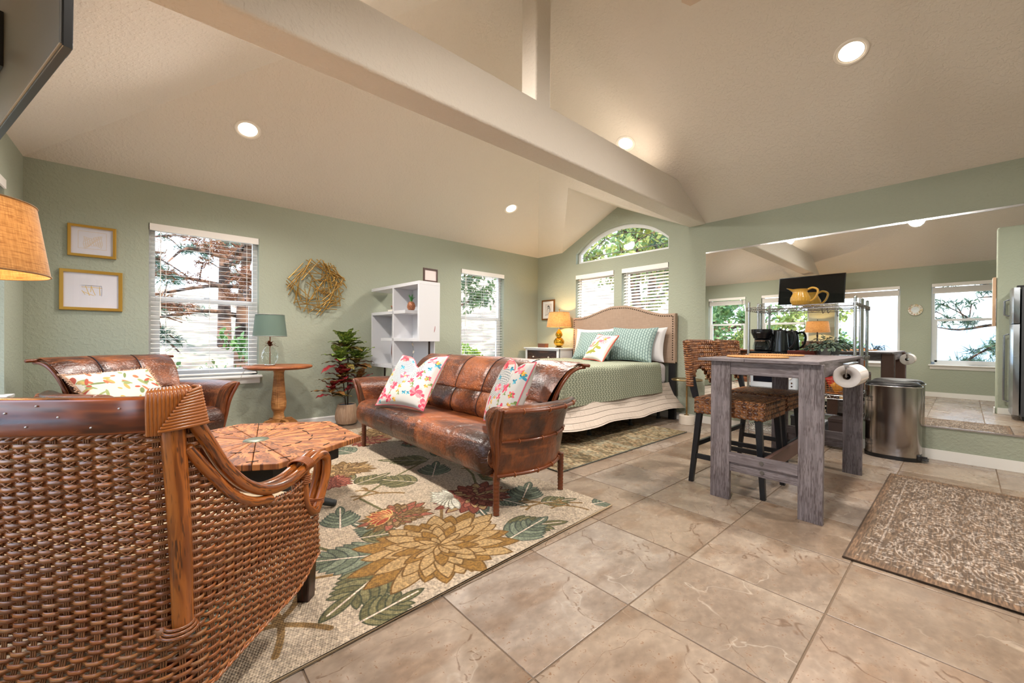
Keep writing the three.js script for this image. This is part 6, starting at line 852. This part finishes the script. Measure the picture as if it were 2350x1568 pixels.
{
  const y = RK.y[1] + 0.005, B = mat([20, 20, 22], 0.25), x = 4.84, z = -1.44;
  const t = thing('coffee_maker', 'black drip coffee maker with glass carafe on the wire rack', 'coffee maker', [x, y, z], -PI / 2);
  part('base', bx(0.18, 0.03, 0.24, 0, 0.015, 0.0, 0.012, 3), B, t); part('column', bx(0.175, 0.22, 0.08, 0, 0.14, -0.08, 0.014, 3), B, t); part('brew_head', [grid(40, 8, (u, v) => { const a = u * 2 * PI, r = lerp(0.075, 0.098, sstep(0, 0.7, v)); return [Math.cos(a) * r, 0.165 + 0.095 * v, 0.01 + Math.sin(a) * r * 1.05]; }), lathe([[0.001, 0.262], [0.09, 0.262], [0.098, 0.258]], 36).scale(1, 1, 1.05).translate(0, 0, 0.01), lathe([[0.001, 0.165], [0.075, 0.165]], 30).translate(0, 0, 0.01)], B, t);
  const badge = part('badge', new THREE.PlaneGeometry(0.05, 0.012).translate(0, 0.225, 0.1125), mat([255, 255, 255], 0.5, { map: paint(256, 64, (g, w, h) => { g.fillStyle = '#151517'; g.fillRect(0, 0, w, h); g.fillStyle = '#d8d8d8'; [60, 88, 112, 138, 166, 190].forEach((x, i) => g.fillRect(x, 18 + (i % 2) * 6, 16, 28 - (i % 3) * 5)); }) }), t); badge.visible = true;
  part('carafe', lathe([[0.001, 0.032], [0.06, 0.032], [0.074, 0.055], [0.076, 0.085], [0.066, 0.12], [0.052, 0.14], [0.05, 0.148]], 36).translate(0, 0, 0.03), mat([225, 230, 232], 0.02, { transmission: 1, thickness: 0, ior: 1.5 }), t); part('carafe_lid', lathe([[0.001, 0.165], [0.04, 0.162], [0.054, 0.15], [0.054, 0.143], [0.001, 0.143]], 30).translate(0, 0, 0.03), B, t);
  part('carafe_band', put(new THREE.TorusGeometry(0.053, 0.004, 6, 36), 0, 0.138, 0.03, PI / 2), mat([168, 130, 100], 0.3, { metalness: 0.7 }), t); part('carafe_handle', tube([[0.045, 0.14, 0.05], [0.085, 0.142, 0.07], [0.1, 0.1, 0.075], [0.085, 0.055, 0.07], [0.07, 0.05, 0.06]], 0.009, { n: 8 }), B, t);
}
{
  const t = thing('electric_kettle', 'dark steel electric kettle with black handle beside the coffee maker', 'kettle', [4.84, RK.y[1] + 0.005, -1.27]), B = mat([18, 18, 20], 0.3);
  part('base', lathe([[0.001, 0], [0.078, 0], [0.08, 0.012], [0.074, 0.02], [0.001, 0.02]], 36), B, t); part('body', lathe([[0.001, 0.022], [0.072, 0.022], [0.074, 0.03], [0.066, 0.15], [0.058, 0.235], [0.054, 0.245]], 40), mat([70, 74, 78], 0.22, { metalness: 0.9 }), t); part('lid', lathe([[0.001, 0.268], [0.012, 0.266], [0.014, 0.256], [0.05, 0.25], [0.056, 0.243], [0.001, 0.243]], 36), B, t); part('handle', tube([[0, 0.225, 0.055], [0, 0.235, 0.1], [0, 0.19, 0.125], [0, 0.11, 0.115], [0, 0.07, 0.085], [0, 0.065, 0.066]], 0.011, { n: 10 }), B, t); part('spout', tube([[0, 0.2, -0.055], [0, 0.225, -0.075]], (k) => 0.02 - 0.006 * k, { n: 10 }), mat([70, 74, 78], 0.22, { metalness: 0.9 }), t);
}
{
  const w = mat([96, 34, 26], 0.35, { clearcoat: 0.3 }), t = thing('wooden_tray', 'long dark red wooden tray on the wire rack behind the placemats', 'tray', [4.86, RK.y[1] + 0.005, -1.07]);
  part('bottom', bx(0.2, 0.008, 0.22, 0, 0.004, 0), w, t); part('side', slab([[-0.1, 0], [-0.125, 0.045], [0.125, 0.045], [0.1, 0]], 0.01).translate(0, 0, 0.105), w, t); part('side', slab([[-0.1, 0], [-0.125, 0.045], [0.125, 0.045], [0.1, 0]], 0.01).translate(0, 0, -0.115), w, t); for (const s of [-1, 1]) part('side', put(bx(0.01, 0.05, 0.22, 0, 0.022, 0, 0.003), s * 0.112, 0, 0, 0, 0, -s * 0.5), w, t);
}
{
  const t = thing('potted_plant', 'small grey-green leafy plant in a ribbed metal pot on the wire rack', 'plant', [4.82, RK.y[1] + 0.005, -0.9]), R = mulberry(88), g = []; const Z = mat([150, 156, 162], 0.35, { metalness: 0.8 });
  part('pot', lathe([[0.001, 0], [0.042, 0], [0.044, 0.012], [0.046, 0.014], [0.047, 0.026], [0.049, 0.028], [0.051, 0.044], [0.053, 0.046], [0.056, 0.068], [0.06, 0.07], [0.059, 0.074], [0.054, 0.07], [0.05, 0.05]], 36), Z, t);
  const lm = [mat([70, 92, 76], 0.7), mat([104, 122, 100], 0.7), mat([52, 72, 60], 0.7)], sets = [[], [], []];
  for (let i = 0; i < 230; i++) { const a = R() * 2 * PI, k = Math.sqrt(R()), r = 0.15 * k, y = 0.075 + 0.11 * (1 - k * k * 0.7) * (0.3 + 0.7 * R()) - 0.03 * k * k, L = 0.034 + 0.02 * R(), az = a + (R() - 0.5), el = 0.5 - k + 0.8 * (R() - 0.5), d = V(Math.cos(az) * Math.cos(el), Math.sin(el), Math.sin(az) * Math.cos(el)), sd = V(-Math.sin(az), 0, Math.cos(az)), p0 = V(Math.cos(a) * r, y, Math.sin(a) * r); sets[i % 3].push(grid(2, 4, (u, v) => { const q = p0.clone().addScaledVector(d, L * v).addScaledVector(sd, (u - 0.5) * L * 0.55 * Math.sin(PI * Math.min(1, v * 0.9 + 0.08))); return [q.x, q.y - 0.008 * v * v, q.z]; })); if (i % 6 === 0) g.push(tube([[Math.cos(a) * 0.02, 0.06, Math.sin(a) * 0.02], [Math.cos(a) * r * 0.6, y * 0.8, Math.sin(a) * r * 0.6], [p0.x, p0.y, p0.z]], 0.0014, { n: 4 })); }
  sets.forEach((s, i) => { part('leaves', s, lm[i], t).userData.kind = 'stuff'; }); part('stems', g, mat([70, 76, 54], 0.8), t);
}
{
  const y = RK.y[2] + 0.005, t = thing('microwave', 'white microwave oven with dark door window on the lower rack shelf', 'microwave', [4.87, y, -1.31], -PI / 2), W = mat([208, 216, 224], 0.35);
  part('case', bx(0.42, 0.255, 0.28, 0, 0.1325, -0.02, 0.012, 3), W, t); part('door', bx(0.3, 0.24, 0.022, -0.055, 0.132, 0.131, 0.012, 3), W, t); part('door_window', new RoundedBoxGeometry(0.24, 0.155, 0.006, 4, 0.03).translate(-0.055, 0.148, 0.142), mat([16, 24, 34], 0.08), t, 'dark door window'); part('control_panel', bx(0.105, 0.24, 0.02, 0.152, 0.132, 0.13, 0.006), W, t);
  for (const [x, yy, r] of [[0.152, 0.19, 0.022], [0.152, 0.13, 0.022]]) part('knob', cyl(r, r * 0.85, 0.016, 0, 0, 0, 24).rotateX(PI / 2).translate(x, yy, 0.138), M.trim, t); part('button', [0, 1, 2, 3].map((i) => cyl(0.0085, 0.0085, 0.006, 0, 0, 0, 14).rotateX(PI / 2).translate(0.135 + 0.034 * (i % 2), 0.075 - 0.032 * Math.floor(i / 2), 0.138)), M.chrome, t); part('feet', [-1, 1].flatMap((s) => [-1, 1].map((q) => cyl(0.012, 0.012, 0.006, s * 0.18, 0, -0.02 + q * 0.11, 10))), M.dark, t);
}
{
  const y = RK.y[2] + 0.005, t = thing('wire_basket', 'copper wire basket of snack packets on the lower rack shelf', 'basket', [4.83, y, -0.8]), C = mat([170, 112, 66], 0.3, { metalness: 0.8 }), g = [], a = 0.075, b = 0.1;
  const ringAt = (yy, k) => tube([[-a * k, yy, -b * k], [a * k, yy, -b * k], [a * k, yy, b * k], [-a * k, yy, b * k]], 0.0018, { smooth: false, closed: true, n: 5 });
  for (let i = 0; i <= 6; i++) g.push(ringAt(0.006 + i * 0.021, 0.9 + 0.03 * i)); for (let i = 0; i <= 8; i++) { const q = -1 + i / 4; for (const s of [-1, 1]) g.push(tube([[s * a * 0.9, 0.004, q * b * 0.9], [s * a * 1.08, 0.135, q * b * 1.08]], 0.0014, { n: 5 }), tube([[q * a * 0.9, 0.004, s * b * 0.9], [q * a * 1.08, 0.135, s * b * 1.08]], 0.0014, { n: 5 })); g.push(tube([[q * a * 0.9, 0.004, -b * 0.9], [q * a * 0.9, 0.004, b * 0.9]], 0.0014, { n: 5 })); }
  part('wires', g, C, t); const R = mulberry(12);
  const packet = (label, c, p, r) => solo('snack_packet', grid(8, 8, (u, v) => { const q = Math.pow(Math.sin(PI * u) * Math.sin(PI * v), 0.5) * 0.014; return [(u - 0.5) * 0.07, (v - 0.5) * 0.09, q]; }), mat(c, 0.35), label, 'snack packet').rotation.set(...r) && scene.children[scene.children.length - 1].position.set(...p);
  packet('red snack packet upright in the copper wire basket', [186, 40, 34], [4.8, y + 0.115, -0.84], [-0.25, -PI / 2, 0.15]); packet('green and white snack packet in the copper wire basket', [92, 150, 70], [4.8, y + 0.125, -0.775], [-0.3, -PI / 2, -0.2]); packet('orange snack packet low in the copper wire basket', [206, 140, 44], [4.79, y + 0.065, -0.8], [-0.2, -PI / 2, 0.3]);
  const bxs = (label, c, sz, p) => { const o = thing('storage_box', label, 'box', p); part('body', bx(sz[0], sz[1] * 0.8, sz[2], 0, sz[1] * 0.4, 0, 0.003), mat(c, 0.5), o); part('lid', bx(sz[0] + 0.006, sz[1] * 0.2, sz[2] + 0.006, 0, sz[1] * 0.9, 0, 0.003), mat(c, 0.45), o); };
  bxs('dark grey box beside the copper basket', [44, 50, 50], [0.14, 0.09, 0.11], [4.83, y, -0.985]); const y3 = RK.y[3] + 0.005; bxs('dark brown box on the lowest rack shelf', [58, 46, 44], [0.2, 0.17, 0.18], [4.84, y3, -0.76]); bxs('white box on the lowest rack shelf', [214, 220, 226], [0.2, 0.12, 0.1], [4.84, y3, -0.93]); bxs('black box on the lowest rack shelf', [24, 24, 26], [0.2, 0.15, 0.14], [4.84, y3, -1.08]);
}
{ // pedal bin: half-round steel can
  const t = thing('pedal_bin', 'oval brushed-steel pedal bin with black lid against the wall', 'bin', [4.875, 0, -0.42]), B = mat([20, 20, 22], 0.35), A = 0.135, L = 0.182, steel = mat([168, 162, 158], 0.16, { metalness: 1, anisotropy: 0.6 });
  const ov = (k, y, a = A, l = L) => { const c = Math.cos(k), s = Math.sin(k), e = 0.75; return [a * Math.sign(c) * Math.pow(Math.abs(c), e), y, l * Math.sign(s) * Math.pow(Math.abs(s), e)]; };
  part('body', grid(96, 4, (u, v) => ov(-u * 2 * PI, lerp(0.028, 0.625, v)), { su: 1, sv: 0.6 }), steel, t); part('base', [grid(72, 2, (u, v) => ov(-u * 2 * PI, lerp(0.0, 0.032, v), A + 0.004, L + 0.004)), grid(72, 1, (u, v) => ov(-u * 2 * PI, 0, A * v, L * v))], B, t); part('rim', tube(Array.from({ length: 72 }, (_, i) => ov((i / 72) * 2 * PI, 0.628, A + 0.002, L + 0.002)), 0.005, { closed: true, smooth: false, n: 6 }), M.chrome, t); part('lid', grid(72, 12, (u, v) => { const s = Math.cos((v * PI) / 2), h = Math.sin((v * PI) / 2); return ov(-u * 2 * PI, 0.632 + 0.038 * h, A * Math.pow(s, 0.35) * 0.985, L * Math.pow(s, 0.35) * 0.985); }), B, t); part('pedal_housing', bx(0.11, 0.05, 0.03, -0.035, 0.038, L - 0.012, 0.008), B, t); part('pedal', [bx(0.09, 0.01, 0.05, -0.03, 0.022, L + 0.02, 0.004), bx(0.02, 0.012, 0.05, -0.03, 0.04, L + 0.01, 0.003)], B, t);
}
// ---------------------------------------------------------------- television, lamp and refrigerator
{
  const t = thing('television', 'flat black television on a wall arm at the upper left', 'television', [-0.35, 2.114, -2.212]); t.rotation.set(0, rad(106.5), rad(2.3), 'YXZ'); const K = mat([12, 12, 13], 0.35);
  part('bezel', slab(rect(-0.643, 0.643, -0.301, 0.301), 0.02, { holes: [rect(-0.634, 0.634, -0.29, 0.292)], bevel: 0.002 }).translate(0, 0, -0.018), K, t); part('screen', new THREE.PlaneGeometry(1.27, 0.584).translate(0, 0.001, -0.004), mat([10, 11, 14], 0.06, { specularIntensity: 1 }), t); part('back_panel', span(-0.637, 0.637, -0.295, 0.295, -0.023, -0.012, 0.002), mat([104, 99, 92], 0.45), t);
  part('sticker', new THREE.PlaneGeometry(0.05, 0.008).translate(-0.59, -0.295, 0.0026), M.chrome, t); part('wall_arm', [tube([[0.3, 0, -0.04], [0.34, 0.0, -0.12], [0.34, 0.02, -0.25]], 0.02, { smooth: false, n: 8 }), bx(0.2, 0.2, 0.02, 0.3, 0, -0.034)], K, t);
}
{
  const P = [-0.495, 0, -2.1], t = thing('floor_lamp', 'tall lamp with burlap drum shade and dark turned pole behind the rattan armchair', 'lamp', P), K = mat([24, 22, 22], 0.4);
  part('base', lathe([[0.001, 0], [0.13, 0], [0.132, 0.01], [0.1, 0.022], [0.04, 0.035], [0.02, 0.06]], 40), K, t); part('pole', lathe([[0.014, 0.05], [0.012, 0.4], [0.02, 0.43], [0.013, 0.46], [0.012, 0.9], [0.018, 0.93], [0.025, 0.98], [0.016, 1.03], [0.012, 1.1], [0.02, 1.14], [0.011, 1.17], [0.009, 1.3]], 24), K, t); shade(t, 0.222, 0.19, 1.215, 1.445); part('finial', lathe([[0.001, 1.49], [0.009, 1.48], [0.006, 1.468], [0.003, 1.46], [0.003, 1.3]], 12), K, t); bulb(t, 1.33, FLOOR_LAMP, P);
}
{ // partition with the refrigerator against it (beside the camera, seen in the mirror)
  struct('wall_partition', uvm(span(0.98, 1.1, -0.02, 2.66, 0.29, ZD + 0.02, 0.03)), M.wall);
  struct('baseboard_partition', [span(1.1, 1.112, 0, 0.087, 0.31, ZD, 0.003), span(0.968, 0.98, 0, 0.087, 0.31, ZD, 0.003), span(0.98, 1.1, 0, 0.087, 0.278, 0.29, 0.003)], M.trim);
  const side = mat([58, 60, 64], 0.5, { bumpMap: plasterBump, bumpScale: 0.001 }), SS = mat([172, 178, 186], 0.25, { metalness: 0.95 }), K = M.dark, t = thing('refrigerator', 'stainless two-door refrigerator with black textured sides, seen in the mirror', 'refrigerator', [1.43, 0, 0.76]);
  part('body', bx(0.6, 1.68, 0.62, 0, 0.895, 0.03, 0.006), side, t); part('base_grille', bx(0.58, 0.05, 0.58, 0, 0.035, 0.02), K, t); const dr = (n, y0, y1) => { const d = part(n, slab([[-0.3, -0.005], [-0.29, -0.055], [-0.15, -0.07], [0.15, -0.07], [0.29, -0.055], [0.3, -0.005]], y1 - y0, { bevel: 0.004 }).rotateX(-PI / 2).scale(1, 1, -1).translate(0, y0, -0.29), SS, t); d.geometry = toCreasedNormals(d.geometry.toNonIndexed ? clean(d.geometry) : d.geometry, 0.5); part('handle', tube([[-0.26, y0 + 0.12, -0.36], [-0.26, y0 + 0.14, -0.4], [-0.26, y1 - 0.14, -0.4], [-0.26, y1 - 0.12, -0.36]], 0.011, { n: 8, smooth: false }), SS, d); };
  dr('lower_door', 0.07, 1.255); dr('freezer_door', 1.265, 1.735); part('hinge_cover', bx(0.1, 0.025, 0.08, 0.22, 1.748, -0.28, 0.006), K, t); for (const [x, z] of [[0.26, -0.2], [-0.26, -0.2], [0.26, 0.3], [-0.26, 0.3]]) part('foot', cyl(0.02, 0.02, 0.014, x, 0, z, 12), K, t);
  for (const [y, z, c, l] of [[1.12, 0.02, [196, 80, 60], 'small red magnet'], [1.1, 0.08, [206, 202, 196], 'small white magnet'], [0.98, 0.0, [150, 84, 60], 'small brown magnet'], [0.9, 0.1, [204, 206, 200], 'small pale round magnet']]) { const o = solo('magnet', lathe([[0.001, 0.008], [0.014, 0.007], [0.016, 0]], 16).rotateZ(-PI / 2), mat(c, 0.4), l + ' on the black refrigerator side seen in the mirror', 'magnet', [1.731, y, 0.62 + z]); }
  const art = thing('canvas_panel', 'narrow pale wood-edged board hung on the end of the partition, seen edge-on in the mirror', 'picture', [1.04, 1.6, 0.29], PI); part('frame', bx(0.11, 0.7, 0.03, 0, 0, 0.018, 0.003), mat([196, 160, 128], 0.6), art); part('face', bx(0.1, 0.68, 0.004, 0, 0, 0.035), mat([222, 214, 204], 0.8), art);
  const pl = thing('decorative_plate', 'small oval patterned plate hung between the mirrored windows', 'plate', [XC, 1.635, -0.64], PI / 2), ring = paint(256, 64, (g, w, h) => { const R = mulberry(5); g.fillStyle = '#c9c4b4'; g.fillRect(0, 0, w, h); for (let i = 0; i < 160; i++) { g.fillStyle = ['#8a8f78', '#a86a56', '#b8a06a', '#dcd8cc'][i % 4]; g.beginPath(); g.ellipse(R() * w, R() * h, 6, 4, R() * 3, 0, 7); g.fill(); } });
  part('rim', lathe([[0.055, 0.012], [0.08, 0.014], [0.1, 0.02], [0.104, 0.018], [0.1, 0.012], [0.06, 0.004]], 48).rotateX(PI / 2).scale(1, 1.05, 1), mat([255, 255, 255], 0.4, { map: ring }), pl); part('well', lathe([[0.001, 0.006], [0.055, 0.012]], 40).rotateX(PI / 2).scale(1, 1.05, 1), mat([206, 214, 214], 0.2), pl);
}
{ // ceiling fan, one blade tip showing at the top of the picture
  const c = [2.125, 2.89, -0.42], t = thing('ceiling_fan', 'white ceiling fan whose blade tip shows at the top edge', 'ceiling fan', c), W = mat([206, 184, 160], 0.5);
  part('down_rod', cyl(0.012, 0.012, 0.82, 0, 0.08, 0, 12), W, t); part('canopy', lathe([[0.001, 0.9], [0.06, 0.88], [0.05, 0.8], [0.02, 0.77]], 24), W, t); part('motor', lathe([[0.001, -0.07], [0.08, -0.06], [0.11, -0.02], [0.11, 0.05], [0.06, 0.085], [0.001, 0.09]], 32), W, t);
  for (let k = 0; k < 3; k++) { const a = rad(-88) + k * rad(120); const o = part('blade', slab([[0.12, -0.045], [0.5, -0.062], [0.6, -0.05], [0.625, 0], [0.6, 0.05], [0.5, 0.062], [0.12, 0.045]], 0.008, { bevel: 0.002 }).rotateX(-PI / 2 + 0.2).translate(0, -0.03, 0), W, t); o.rotation.y = -a; part('bracket', bx(0.14, 0.006, 0.03, 0.12, -0.022, 0), W, o); }
}
renderer.render(scene, camera);
